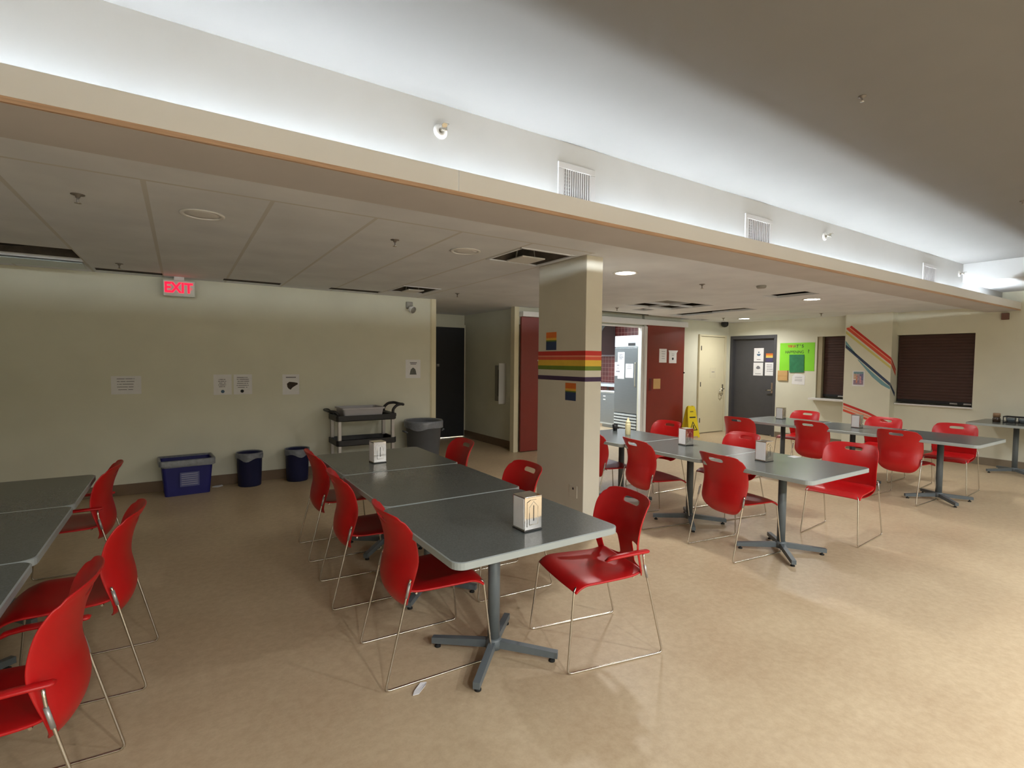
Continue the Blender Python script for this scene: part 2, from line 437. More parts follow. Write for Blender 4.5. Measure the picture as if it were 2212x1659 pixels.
struct('door_frame', MB().box(10.69, 10.82, 7.19, 7.25, 0, 2.195, bev=.003).box(10.69, 10.82, 6.15, 6.21, 0, 2.195, bev=.003).box(10.69, 10.82, 6.21, 7.19, 2.12, 2.195, bev=.003), M['greydoor'], d)
struct('door_lever', MB().box(10.755, 10.78, 6.245, 6.285, .93, 1.16, bev=.004).tube([(10.76, 6.265, 1.0), (10.72, 6.265, 1.0), (10.72, 6.38, .995)], .012, 8, .02).lathe([(0, 0), (.02, 0), (.02, .02), (0, .02)], cx=10.765, cy=6.265, n=10), M['chrome'], d)

# ---- roller shutters in the hatches
def shutter(y0, y1, z0, z1, name, label, latch):
    t = thing(name, label, 'shutter', (10.8, (y0+y1)/2, z0))
    mb = MB(); n = 22
    h = (z1-z0-.07)/n
    for k in range(n): mb.box(-.012, .012, -(y1-y0)/2+.006, (y1-y0)/2-.006, .07+k*h, .07+(k+1)*h-.004, bev=.003)
    mb.box(-.004, .004, -(y1-y0)/2+.006, (y1-y0)/2-.006, .07, z1-z0)
    mb.build('slat_curtain', M['brown'], t)
    MB().box(-.02, .02, -(y1-y0)/2+.004, (y1-y0)/2-.004, .02, .07, bev=.004).build('bottom_bar', M['black'], t)
    for ly in latch: MB().box(-.035, -.018, ly-.05, ly+.05, .025, .05, bev=.004).build('latch', M['alu'], t)
    return t
shutter(4.43, 5.225, .91, 2.115, 'roller_shutter', 'narrow dark brown roller shutter left of the rainbow pilaster', (.06,))
shutter(2.905, 3.965, .90, 2.095, 'roller_shutter', 'wide dark brown roller shutter right of the rainbow pilaster', (-.28, -.46))
struct('trim_6', MB().box(10.52, 10.9, 4.73, 5.38, .862, .90, bev=.004), M['lip'], label='sill shelf under the narrow hatch')
struct('trim_7', MB().box(10.66, 10.9, 2.89, 3.96, .872, .90, bev=.004), M['lip'], label='sill under the wide hatch')
struct('trim_8', MB().box(10.72, 10.9, 5.235, 5.325, .9, 2.12), mat('shutter_guide_paint', (158, 148, 122), .6, var=.04), label='shutter guide in the narrow hatch')

# ---- maroon sliding panels on a head rail
def sliding_panel(x0, x1, label, pull):
    t = thing('sliding_panel', label, 'sliding door', ((x0+x1)/2, 7.285, 0))
    w2 = (x1-x0)/2
    MB().box(-w2, w2, -.022, .018, .012, 2.33, bev=.003).build('panel', M['redpanel'], t)
    if pull: MB().box(-w2+.06, -w2+.13, -.028, -.02, 1.0, 1.25, bev=.003).build('flush_pull', mat('dark_maroon_pull', (96, 34, 30), .4, var=.05), t)
    return t
sp1 = sliding_panel(4.90, 6.15, 'left maroon sliding panel with a white mark, beside the alcove', False)
sp1.location.y = 7.31
sp2 = sliding_panel(7.955, 9.085, 'right maroon sliding panel carrying two white notices', True)
sp2.location.y = 7.277
MB().tube([(.55, -.03, 1.36), (.575, -.03, 1.36)], .015, 8).build('edge_stop', M['black'], sp2)
# white letter stroke on the left panel (cut off by the column in the photograph)
poly = [(-.05, .10), (-.015, .135), (.012, .135), (.012, -.135), (-.005, -.125), (-.03, -.098), (-.02, -.09), (-.006, -.098), (-.006, .098), (-.034, .086)]
MB().prism(poly, lambda u, v, dd: (5.285-5.525+u, -.024-dd, 1.487+v), .003).build('white_mark', M['white'], sp1)
struct('trim_9', MB().box(6.15, 9.13, 7.20, 7.30, 2.325, 2.435, bev=.003), M['lip'], label='cream head rail over the kitchen opening')
struct('trim_10', MB().box(4.895, 6.15, 7.24, 7.36, 2.335, 2.42, bev=.003), M['white'], label='white head rail over the left maroon panel')

# ================================================================== LAMPS
# cove tubes behind the lip board
proto = None
for i, x in enumerate([-3.3+1.26*k for k in range(12)]):
    if x+.6 > XF: break
    if proto is None:
        t = thing('cove_light', 'fluorescent strip hidden behind the cove lip', 'light', (x, 2.576, 2.4165), 0, 'fluorescent strips in the ceiling cove')
        MB().box(-.61, .61, -.018, .018, 0, .0015).build('batten', M['white'], t)
        MB().tube([(-.6, 0, .0125), (.6, 0, .0125)], .0105, 10).build('tube', M['tube'], t)
        proto = t
    else:
        copy_tree(proto).location = (x, 2.576, 2.4165)

def spot_lamp(name, parent, loc, power, col, size=.12, spread=160):
    ld = bpy.data.lights.new(name, 'AREA'); ld.shape = 'DISK'; ld.size = size; ld.energy = power; ld.color = col; ld.spread = math.radians(spread)
    o = bpy.data.objects.new(name, ld); C.objects.link(o); o.parent = parent; o.location = loc
    return o
def downlight(x, y, z, label, power, col=NEUT, lit=True, group=None, r=.105):
    t = thing('recessed_downlight', label, 'light', (x, y, z), 0, group)
    MB().lathe([(r, .0), (r+.022, -.001), (r+.024, -.006), (r+.016, -.010), (r-.002, -.008), (r-.006, .004), (r, .004)]).build('trim_ring', M['white'], t)
    MB().lathe([(0, -.005), (r*.6, -.0052), (r-.004, -.004), (r-.004, .003), (0, .003)]).build('lens', M['glow'] if lit else M['paper'], t)
    if lit: spot_lamp('bulb', t, (0, 0, -.014), power, col, size=r*1.9)
    return t
downlight(3.90, 3.88, ZC, 'lit round downlight just beside the rainbow column', DOWN_W)
downlight(7.60, 3.875, ZC, 'lit round downlight in front of the two shutters', DOWN_W)
downlight(9.81, 6.35, ZC, 'lit round downlight near the charcoal door', DOWN_W)
downlight(.136, 3.92, ZC, 'unlit round downlight toward the left of the low ceiling', 0, lit=False)
downlight(2.045, 3.91, ZC, 'unlit round downlight left of the rainbow column', 0, lit=False)
for x, y, pw in [(.2, -2.8, FILL_A_W), (1.6, -2.8, FILL_A_W), (2.7, -2.4, FILL_B_W), (4.2, -1.6, FILL_C_W), (5.9, -1.0, FILL_D_W), (7.7, -.8, FILL_D_W), (9.8, -1.0, FILL_D_W)]:  # fill lamps added out of view to brighten the room
    downlight(x, y, 2.71 if x > 9 else ZH, 'added fill downlight in the upper ceiling, unseen, over the open side of the room', pw, WARM, True, 'added fill downlights in the upper ceiling')

# kitchen ceiling lamps
def kitchen_lamp(x, y, label):
    t = thing('kitchen_light', label, 'light', (x, y, 2.6))
    MB().box(-.15, .15, -.6, .6, -.05, 0, bev=.004).build('housing', M['white'], t)
    MB().box(-.13, .13, -.58, .58, -.062, -.05, bev=.004).build('diffuser', M['ktube'], t)
    ld = bpy.data.lights.new('tube_light', 'AREA'); ld.shape = 'RECTANGLE'; ld.size = .26; ld.size_y = 1.16; ld.energy = KITCHEN_W; ld.color = (.86, .95, 1.0)
    o = bpy.data.objects.new('tube_light', ld); C.objects.link(o); o.parent = t; o.location = (0, 0, -.066)
kitchen_lamp(7.2, 8.4, 'kitchen ceiling light over the opening')
kitchen_lamp(7.4, 10.2, 'kitchen ceiling light farther back')
t = thing('passage_light', 'ceiling light in the passage behind the alcove door', 'light', (4.6, 10.1, 2.5))
MB().box(-.3, .3, -.1, .1, -.05, 0, bev=.004).build('housing', M['white'], t)
spot_lamp('bulb', t, (0, 0, -.055), 160, (.9, .96, 1), size=.2)

# ================================================================== KITCHEN
struct('wall_kitchen_back', MB().box(9.3, 9.4, 7.46, 11.4, 0, 2.6), M['tile'])
struct('wall_kitchen_side', MB().box(5.3, 9.4, 11.4, 11.5, 0, 2.6).box(5.2, 5.3, 7.46, 11.5, 0, 2.6), M['white'])
struct('ceiling_kitchen', MB().box(5.2, 9.4, 7.46, 11.5, 2.6, 2.65), M['white'])
t = thing('fridge', 'tall stainless upright fridge in the kitchen with papers on its door', 'fridge', (8.55, 7.99, 0))
MB().box(-.42, .42, -.345, .345, .12, 2.14, bev=.006).build('cabinet', M['stainless'], t)
MB().box(-.45, -.42, -.345, .345, 1.90, 2.145, bev=.004).build('control_panel', M['stainl'], t)
MB().box(-.456, -.45, -.26, -.06, 1.925, 1.985, bev=.002).build('display', M['black'], t)
dr = MB().box(-.455, -.42, -.34, .34, .48, 1.885, bev=.006).build('door', M['stainless'], t)
MB().tube([(-.46, -.30, 1.05), (-.49, -.30, 1.07), (-.49, -.30, 1.55), (-.46, -.30, 1.57)], .011, 8, .02).build('handle', M['chrome'], dr)
g = MB().box(-.44, -.42, -.345, .345, .12, .46, bev=.003)
g.build('grille_back', M['dark'], t)
for k in range(5): MB().box(-.462, -.44, -.33, .33, .15+k*.065, .15+k*.065+.042, bev=.004).build('louver', M['stainl'], t)
for sx in (-.36, .36):
    for sy in (-.29, .29): MB().tube([(sx, sy, 0), (sx, sy, .125)], .022, 10).build('foot', M['black'], t)
def paper_far(name, label, cat, x, y, z, wd, h, lines=(), m=None, parent=None, group=None, tilt=0.0):
    """sheet on a surface facing -X; lines: (v0,v1,u0,u1,material) in 0..1"""
    o = MB().box(0, .0018, -wd/2, wd/2, -h/2, h/2).build(name, m or M['paper'])
    o.location = (x-.0022, y, z); o.rotation_euler = (tilt, 0, 0)
    tag(o, label, cat, group)
    for (u0, u1, v0, v1, mm) in lines:
        MB().box(-.0008, .0002, wd/2-u1*wd, wd/2-u0*wd, h/2-v1*h, h/2-v0*h).build('printing', mm, o)
    return o
def paper_left(name, label, cat, x, y, z, wd, h, lines=(), m=None, group=None, tilt=0.0):
    o = MB().box(-wd/2, wd/2, 0, .0018, -h/2, h/2).build(name, m or M['paper'])
    o.location = (x, y-.0022, z); o.rotation_euler = (0, tilt, 0)
    tag(o, label, cat, group)
    for (u0, u1, v0, v1, mm) in lines:
        MB().box(-wd/2+u0*wd, -wd/2+u1*wd, -.0008, .0002, h/2-v1*h, h/2-v0*h).build('printing', mm, o)
    return o
def rows(n, v0, v1, u0=.15, u1=.85, mm=None, seed=0):
    rg = random.Random(seed); out = []
    for k in range(n):
        v = v0+(v1-v0)*k/max(1, n-1)
        a = u0+rg.random()*.08; b = u1-rg.random()*.14
        cuts = sorted(rg.uniform(a, b) for _ in range(2))
        for p, q in ((a, cuts[0]-.012), (cuts[0]+.012, cuts[1]-.012), (cuts[1]+.012, b)):
            if q-p > .02: out.append((p, q, v-.016, v+.016, mm or M['ink']))
    return out
XD = 8.095
paper_far('paper_notice', 'long white notice on the fridge door, behind the overlapping sheet', 'notice', XD, 8.13, 1.50, .20, .58, rows(5, .08, .25, seed=1))
paper_far('paper_notice', 'white sheet with grey words overlapping the fridge door edge', 'notice', XD-.003, 8.22, 1.42, .20, .30, [(.3, .7, .18, .26, M['ink']), (.42, .58, .40, .47, M['ink']), (.2, .8, .62, .72, M['ink'])])
paper_far('paper_notice', 'short white list on the right of the fridge door', 'notice', XD, 7.88, 1.39, .22, .30, rows(4, .1, .35, seed=2))
t = thing('dishwasher', 'grey steel undercounter unit left of the kitchen fridge', 'dishwasher', (8.95, 9.05, 0))
MB().box(-.34, .30, -.28, .30, .08, .855, bev=.006).build('cabinet', M['stainl'], t)
MB().box(-.35, -.34, -.26, .28, .12, .82, bev=.004).build('door', M['stainless'], t)
for k, zz in enumerate((.74, .66)): MB().box(-.362, -.35, .08, .16, zz, zz+.022, bev=.003).build('badge', M['white'], t)
MB().box(-.38, .30, -.29, .31, .855, .88, bev=.006).build('lid', M['white'], t)
MB().box(-.28, .26, -.24, .26, 0, .08).build('plinth', M['stainless'], t)
t = thing('steel_counter', 'white edged steel worktop on the red tiled kitchen wall', 'counter', (9.0, 9.3, 0))
MB().box(-.35, .29, -.62, 1.6, .98, 1.045, bev=.004).build('worktop', M['stainl'], t)
for sx in (-.3, .25):
    for sy in (-.58, .0+.45, 1.5): MB().tube([(sx, sy, 0), (sx, sy, .98)], .02, 8).build('leg', M['stainless'], t)
t = thing('extractor_hood', 'sloped steel extractor hood above the kitchen worktop', 'extractor hood', (8.95, 9.9, 1.75))
MB().prism([(-.55, 0), (.33, 0), (.33, .85), (.1, .85), (-.55, .12)], lambda u, v, dd: (u, -.35+dd, v), 1.5).build('canopy', M['stainless'], t)
MB().box(-.55, .33, -.36, 1.16, -.03, 0, bev=.003).build('rim', M['stainl'], t)

# ================================================================== TABLES
def rrect(wd, dp, r, n=6):
    pts = []
    for cx, cy, a0 in ((wd/2-r, dp/2-r, 0), (-wd/2+r, dp/2-r, PI/2), (-wd/2+r, -dp/2+r, PI), (wd/2-r, -dp/2+r, 1.5*PI)):
        for k in range(n+1):
            a = a0+PI/2*k/n
            pts.append((cx+r*math.cos(a), cy+r*math.sin(a)))
    return pts
def make_table(label, group, wx=.93, wy=.92, base_rot=0.0):
    t = thing('cafe_table', label, 'table', (0, 0, 0), 0, group)
    MB().prism(rrect(wx-.012, wy-.012, .05), lambda u, v, dd: (u, v, .706+dd), .0345).build('tabletop', M['top'], t)
    bm2 = MB(); outer = rrect(wx, wy, .055); inner = rrect(wx-.012, wy-.012, .05); n = len(outer)
    prof = [(inner, .7402), (outer, .7375), (outer, .7085), (inner, .7055)]
    rings = [[bm2.bm.verts.new((x, y, z)) for x, y in p] for p, z in prof]
    for a, b in zip(rings, rings[1:]):
        for k in range(n):
            bm2.bm.faces.new((a[k], a[(k+1) % n], b[(k+1) % n], b[k]))
    bm2.build('edge_band', M['edge'], t)
    MB().box(-.2, .2, -.2, .2, .692, .706, bev=.003).build('mounting_plate', M['steel'], t)
    MB().tube([(0, 0, .06), (0, 0, .695)], .032, 18).build('column', M['steel'], t)
    MB().lathe([(0, .036), (.042, .036), (.042, .082), (.034, .092), (0, .092)], n=18).build('hub', M['steel'], t)
    for k in range(4):
        a = PI/4+k*PI/2+base_rot
        ca, sa = math.cos(a), math.sin(a)
        prof = [(.025, .082), (.30, .058), (.345, .054), (.345, .022), (.30, .024), (.025, .040)]
        ft = MB().prism(prof, lambda u, v, dd: (u*ca-(dd-.017)*sa, u*sa+(dd-.017)*ca, v), .034).build('foot', M['steel'], t)
        MB().lathe([(0, 0), (.017, 0), (.017, .008), (.007, .012), (.007, .026), (0, .026)], cx=.315*ca, cy=.315*sa, n=12).build('glide', M['rubber'], ft)
    return t
TG = 'grey square pedestal tables in rows'
proto_table = make_table('grey square table nearest the camera, front of the middle row, with a bare front edge', TG)
proto_table.location = (1.39, 2.305, 0); proto_table.rotation_euler.z = math.radians(.5)
for x, y, lab in [
    (1.42, 3.235, 'empty grey square table in the middle of the middle row, behind the nearest table'),
    (1.435, 4.168, 'grey square table at the far end of the middle row, toward the utility cart'),
    (-.975, 2.322, 'grey square table at the near end of the left row, at the picture edge'),
    (-.975, 3.246, 'grey square table in the middle of the left row, between the two pale seam corners'),
    (-.975, 4.170, 'grey square table at the far end of the left row, toward the blue recycling box'),
    (4.20, 2.325, 'grey square table at the near end of the right row, holding a paper slip'),
    (4.21, 3.255, 'grey square table in the middle of the right row, with one napkin dispenser'),
    (4.20, 4.185, 'grey square table at the column end of the right row, with a sauce bottle'),
    (7.42, 2.27, 'empty grey table at the near end of the back row, before the wide shutter'),
    (7.42, 3.20, 'grey square table in the middle of the back row, its dispenser before the pilaster'),
    (7.42, 4.13, 'grey square table at the far end of the back row, toward the charcoal door'),
    (10.21, 2.25, 'grey square table against the far wall, holding a rack of bowls')]:
    o = copy_tree(proto_table); o.location = (x, y, 0); o.rotation_euler.z = math.radians(random.uniform(-.08, .08)); o['label'] = lab

# ================================================================== CHAIRS
def lerp_tab(tab, z):
    for (a, va), (b, vb) in zip(tab, tab[1:]):
        if a <= z <= b: return va+(vb-va)*(z-a)/(b-a)
    return tab[0][1] if z < tab[0][0] else tab[-1][1]
HW = [(.335, .10), (.35, .145), (.38, .185), (.43, .212), (.50, .222), (.60, .228), (.70, .230), (.745, .228), (.775, .222), (.80, .213), (.83, .198)]
XC = [(.335, -.165), (.36, -.192), (.40, -.214), (.44, -.222), (.50, -.216), (.58, -.197), (.64, -.198), (.72, -.218), (.78, -.243), (.83, -.268)]
WR = [(.335, .03), (.42, .06), (.5, .078), (.62, .080), (.74, .078), (.83, .055)]
def back_mesh(holes):
    us = [-1, -.92, -.78, -.6, -.42, -.26, -.13, 0, .13, .26, .42, .6, .78, .92, 1]
    zs = [.335, .348, .37, .40, .43, .452, .48, .515, .55, .575, .62, .67, .715, .745, .762, .792, .808, .822, .83]
    if holes: zs = zs[4:]
    mb = MB(); g = []
    for z in zs:
        row = []
        for u in us:
            y = lerp_tab(HW, z)*math.sin(u*1.15)/math.sin(1.15)
            x = lerp_tab(XC, z)+lerp_tab(WR, z)*u*u
            row.append(mb.bm.verts.new((x, y, z-.016*u**4*(z > .8))))
        g.append(row)
    for i in range(len(zs)-1):
        for j in range(len(us)-1):
            zc, uc = (zs[i]+zs[i+1])/2, abs((us[j]+us[j+1])/2)
            if .762 < zc < .792 and uc < .26: continue
            if holes and .452 < zc < .575 and .26 < uc < .78: continue
            f = mb.bm.faces.new((g[i][j], g[i][j+1], g[i+1][j+1], g[i+1][j])); f.smooth = True
    return mb
def seat_mesh():
    xs = [-.175, -.16, -.13, -.08, 0, .08, .15, .20, .235, .252, .257]; us = [-1, -.93, -.75, -.4, 0, .4, .75, .93, 1]
    mb = MB(); g = []
    for x in xs:
        row = []
        hw = .205+.02*min(1, (x+.175)/.3)
        for u in us:
            z = .446
            z -= .014*(1-u*u)*max(0, 1-((x+.02)/.2)**2)
            if x > .19: z -= .036*((x-.19)/.067)**2
            if x < -.10: z += .022*((-.10-x)/.075)**2
            z -= .010*max(0, abs(u)-.75)/.25
            xx = x-.018*(abs(u)**4)*(1 if x > .15 else 0)
            row.append(mb.bm.verts.new((xx, hw*u, z)))
        g.append(row)
    for i in range(len(xs)-1):
        for j in range(len(us)-1):
            f = mb.bm.faces.new((g[i][j], g[i][j+1], g[i+1][j+1], g[i+1][j])); f.smooth = True
    return mb
def shell_mods(o, th, off=0):
    s = o.modifiers.new('thickness', 'SOLIDIFY'); s.thickness = th; s.offset = off
    b = o.modifiers.new('smooth', 'SUBSURF'); b.levels = 2; b.render_levels = 2
def make_chair(arm, holes=False):
    t = thing('stacking_chair', 'x', 'chair', (0, 0, 0), 0, 'red stacking chairs around the tables')
    shell_mods(seat_mesh().build('seat', M['red'], t), .013)
    shell_mods(back_mesh(holes).build('backrest', M['red'], t), .008)
    R = .0055
    for s in (1, -1):
        ztop = .565 if arm else .515
        fr = MB().tube([(-.158, s*.226, ztop), (-.165, s*.228, .50), (-.288, s*.237, R), (.288, s*.232, R), (.243, s*.208, .423), (.19, s*.17, .427)], R, 8, .028).build('side_frame', M['chrome'], t)
        MB().tube([(-.165, s*.229, .50), (-.182, s*.2305, .43)], .0075, 8).build('sleeve', M['alu'], fr)
        if arm:
            am = MB().tube([(-.19, s*.228, 1.14), (-.18, s*.228, 1.142), (-.10, s*.232, 1.144), (.0, s*.236, 1.14), (.05, s*.234, 1.126), (.072, s*.228, 1.10)], [.012, .019, .021, .021, .018, .010], 12)
            for v in am.bm.verts: v.co.z *= .5
            am.build('armrest', M['red'], t)
    for x in (.17, -.12):
        MB().tube([(x, -.175 if x > 0 else -.2, .428), (x, .175 if x > 0 else .2, .428)], .0055, 8).build('cross_bar', M['chrome'], t)
    return t
plain = make_chair(False); armed = make_chair(True); cutout = make_chair(True, True)
used = set()
def chair(x, y, deg, label, arm=0):
    src = (plain, armed, cutout)[arm]
    if src.name not in used: used.add(src.name); o = src
    else: o = copy_tree(src)
    o.location = (x, y, 0); o.rotation_euler = (0, 0, math.radians(deg)); o['label'] = label
    return o
chair(1.085, 2.515, -2.5, 'armless red chair nearest the camera on the left side of the middle row')
chair(1.931, 2.115, 169, 'red chair with an armrest pulled out at the right of the nearest table', 2)
chair(1.07, 3.455, -3.5, 'second red chair along the left side of the middle row, at its middle table')
chair(1.10, 4.34, -2, 'third red chair on the left side of the middle row, farthest, by the blue bins')
chair(1.90, 3.065, 176.5, 'red chair just left of the column foot, right of the middle row')
chair(2.02, 4.28, 178, 'red chair at the far right of the middle row, before the alcove')
chair(-.51, 2.285, 176, 'red chair with an armrest at the lower left corner, nearest of the left row', 1)
chair(-.425, 3.17, 176, 'armless red chair second along the left row, between two armchairs')
chair(-.62, 4.52, 177, 'red chair at the far end of the left row, nearest the blue recycling box', 1)
chair(3.93, 4.16, -8, 'red chair half hidden behind the rainbow column, at the sauce bottle table')
chair(3.925, 3.49, -11, 'red chair with its back to us, second on the left of the right row')
chair(3.923, 2.574, -7.2, 'red chair with its back to us, nearest on the left of the right row')
chair(5.02, 4.40, 178, 'red chair beyond the right row whose back shows before the maroon panel')
chair(4.86, 3.27, 171, 'red chair beyond the middle table of the right row, its top behind the dispenser')
chair(5.111, 2.274, 185, 'red chair facing us at the right of the right row, seat in full view')
chair(6.72, 4.28, 2, 'red chair with its back to us before the cream door, left of the back row')
chair(7.13, 3.50, -3, 'red chair with its back to us at the middle of the back row')
chair(7.13, 2.52, -1, 'red chair with its back to us at the near table of the back row')
chair(8.13, 4.28, 178, 'red chair facing the camera beyond the back row, below the narrow shutter')
chair(8.16, 3.20, 181, 'red chair facing the camera beyond the back row, in front of the pilaster')
chair(8.12, 2.385, 184, 'red chair facing the camera beyond the back row, below the wide shutter')

# ================================================================== NAPKIN DISPENSERS
def make_dispenser():
    t = thing('napkin_dispenser', 'x', 'napkin dispenser', (0, 0, 0), 0, 'chrome napkin dispensers on the tables')
    mb = MB()
    mb.box(-.052, .052, -.05, .05, .165, .172, bev=.002).box(-.052, .052, -.05, .05, .003, .012, bev=.002)
    for y0, y1 in ((-.05, -.046), (.046, .05)): mb.box(-.052, .052, y0, y1, .005, .17, bev=.0015)
    mb.build('housing', M['shiny'], t)
    for s in (-1, 1):
        f = MB().prism([(-.038, .025), (.038, .025), (.038, .145), (.018, .155), (-.018, .155), (-.038, .145)], lambda u, v, dd: (u, s*(.05+dd), v), .003).build('face_plate', M['shiny'], t)
        MB().box(-.002, .002, s*.0528, s*.0538, .052, .128).build('slot', M['dark'], f)
        MB().tube([(-.026, s*.053, .034), (-.026, s*.053, .12), (0, s*.053, .146), (.026, s*.053, .12), (.026, s*.053, .034), (-.026, s*.053, .034)], .0016, 6).build('embossed_rim', M['shiny'], f)
    MB().box(-.0535, .0535, -.0445, .0445, .013, .163, bev=.002).build('napkin_stack', M['napkin'], t)
    MB().box(-.055, .055, -.052, .052, 0, .006, bev=.002).build('base', M['black'], t)
    return t
pd = None
for x, y, rz, lab in [
    (1.437, 2.07, 2, 'chrome napkin dispenser on the table nearest the camera'),
    (1.335, 4.06, 4, 'chrome napkin dispenser on the far table of the middle row, before the utility cart'),
    (4.285, 3.375, -6, 'chrome napkin dispenser on the middle table of the right row'),
    (4.185, 2.485, -3, 'chrome napkin dispenser on the near table of the right row, beside the paper slip'),
    (7.60, 4.27, 3, 'chrome napkin dispenser on the back row below the green poster'),
    (7.48, 3.18, 0, 'chrome napkin dispenser on the back row below the rainbow pilaster')]:
    if pd is None: o = pd = make_dispenser()
    else: o = copy_tree(pd)
    o.location = (x, y, .7405); o.rotation_euler.z = math.radians(rz); o['label'] = lab

t = thing('sauce_bottle', 'cream coloured squeeze bottle standing on the column end of the right row', 'bottle', (4.30, 4.19, .7405))
MB().lathe([(0, 0), (.029, 0), (.031, .006), (.031, .115), (.027, .135), (.0, .135)], n=20).build('body', M['cream'], t)
MB().lathe([(0, .135), (.028, .135), (.028, .15), (.02, .155), (.009, .185), (.005, .198), (0, .198)], n=20).build('nozzle_cap', M['cream'], t)
tag(MB().prism([(-.05, -.03), (.045, -.04), (.055, .025), (-.04, .035)], lambda u, v, dd: (4.60+u, 2.455+v, .7408+dd), .002).build('paper_slip', M['paper']), 'small white paper slip lying on the near table of the right row', 'paper')
t = thing('condiment_cup', 'small dark cup at the column end of the right row', 'cup', (4.42, 4.52, .7405))
MB().lathe([(0, 0), (.025, 0), (.034, .075), (.031, .075), (.024, .006), (0, .006)], n=18).build('cup_body', M['black'], t)

# far right table contents
t = thing('jar', 'short dark jar with a brown lid standing on the far wall table', 'jar', (10.2, 2.47, .7405))
MB().lathe([(0, 0), (.045, 0), (.047, .05), (.04, .06), (.04, .075), (0, .075)], n=20).build('body', mat('brown_glass', (70, 56, 44), .2, var=.1), t)
MB().lathe([(0, .075), (.043, .075), (.043, .125), (.04, .13), (0, .13)], n=20).build('lid', mat('tan_lid', (150, 120, 92), .5, var=.1), t)
t = thing('bowl_rack', 'black wire rack for bowls on the far wall table', 'rack', (10.15, 2.17, .7405))
MB().tube([(-.08, -.2, .095), (-.08, .2, .095), (.08, .2, .095), (.08, -.2, .095), (-.08, -.2, .095)], .007, 8, .02).tube([(-.08, -.2, .012), (-.08, .2, .012), (.08, .2, .012), (.08, -.2, .012), (-.08, -.2, .012)], .006, 8, .02).build('rail', M['black'], t)
for y in (-.195, -.065, .065, .195):
    for x in (-.08, .08): MB().tube([(x, y, 0), (x, y, .095)], .006, 6).build('upright', M['black'], t)
for k, y in enumerate((2.30, 2.17, 2.04)):
    o = MB().lathe([(0, .012), (.03, .012), (.055, .05), (.058, .075), (.054, .075), (.048, .05), (.026, .02), (0, .02)], n=20).build('glass_bowl', M['glass'])
    o.location = (10.15, y, .7405)
    tag(o, ['grey glass bowl in the rack, nearest the jar', 'grey glass bowl in the middle of the rack', 'grey glass bowl at the end of the rack away from the jar'][k], 'bowl', 'bowls in the rack')

# ================================================================== LEFT WALL THINGS
def liner_ring(r, z0, z1, n=36, seed=0, oval=1.0):
    rg = random.Random(seed); mb = MB(); rings = []
    prof = [(r*.96, z1-.10), (r*.97, z1), (r*1.03, z1+.006), (r*1.05, z1-.02), (r*1.045, z0)]
    for i, (rr, z) in enumerate(prof):
        rings.append([mb.bm.verts.new((rr*math.cos(2*PI*k/n)*(1+rg.uniform(-.012, .012)), rr*oval*math.sin(2*PI*k/n), z+((.016*math.sin(3*2*PI*k/n+seed)+.010*math.sin(5*2*PI*k/n+2*seed)) if i == 4 else 0))) for k in range(n)])
    for a, b in zip(rings, rings[1:]):
        for k in range(n):
            f = mb.bm.faces.new((a[k], a[(k+1) % n], b[(k+1) % n], b[k])); f.smooth = True
    return mb
# recycling box
t = thing('recycling_box', 'rectangular blue recycling box with a grey printed label against the left wall', 'recycling box', (.045, 7.05, 0), math.radians(4))
mb = MB()
def tub_bm(wt, dt, wb, db, h, th):
    m2 = MB(); rings = []
    for wd, dp, z in ((wb, db, 0), (wt, dt, h), (wt+.03, dt+.03, h), (wt+.03, dt+.03, h+.02), (wt-2*th, dt-2*th, h+.02), (wb-2*th, db-2*th, th)):
        rings.append([m2.bm.verts.new((x, y, z)) for x, y in rrect(wd, dp, .03, 3)])
    n = len(rings[0])
    for a, b in zip(rings, rings[1:]):
        for k in range(n): m2.bm.faces.new((a[k], a[(k+1) % n], b[(k+1) % n], b[k]))
    m2.bm.faces.new(rings[0][::-1]); m2.bm.faces.new(rings[-1])
    return m2
tub_bm(.50, .33, .44, .28, .375, .006).build('box_body', M['blue'], t)
lb = MB().box(-.095, .095, -.1605, -.1585, .115, .28).build('printed_label', mat('faded_label_print', (92, 96, 140), .8, var=.1), t)
lb.rotation_euler.x = math.radians(3.2); lb.location = (.015, -.012, .0)
for k in range(6): MB().box(-.08, .08, -.1612, -.1604, .135+k*.024, .145+k*.024).build('text_line', mat('label_ink', (150, 152, 176), .8, var=.1), lb)
lr = MB(); n = 40; pts = rrect(.545, .375, .035, 9)
rg = random.Random(3); rings = []
for i, (sc, z) in enumerate(((.90, .33), (.93, .405), (1.0, .415), (1.015, .40), (1.01, .345))):
    rings.append([lr.bm.verts.new((x*sc, y*sc, z+((.012*math.sin(9*x+3)+.008*math.sin(31*x+7*y)) if i == 4 else 0))) for x, y in pts])
for a, b in zip(rings, rings[1:]):
    for k in range(len(pts)): lr.bm.faces.new((a[k], a[(k+1) % len(pts)], b[(k+1) % len(pts)], b[k])).smooth = True
lr.build('bag_liner', M['liner'], t)
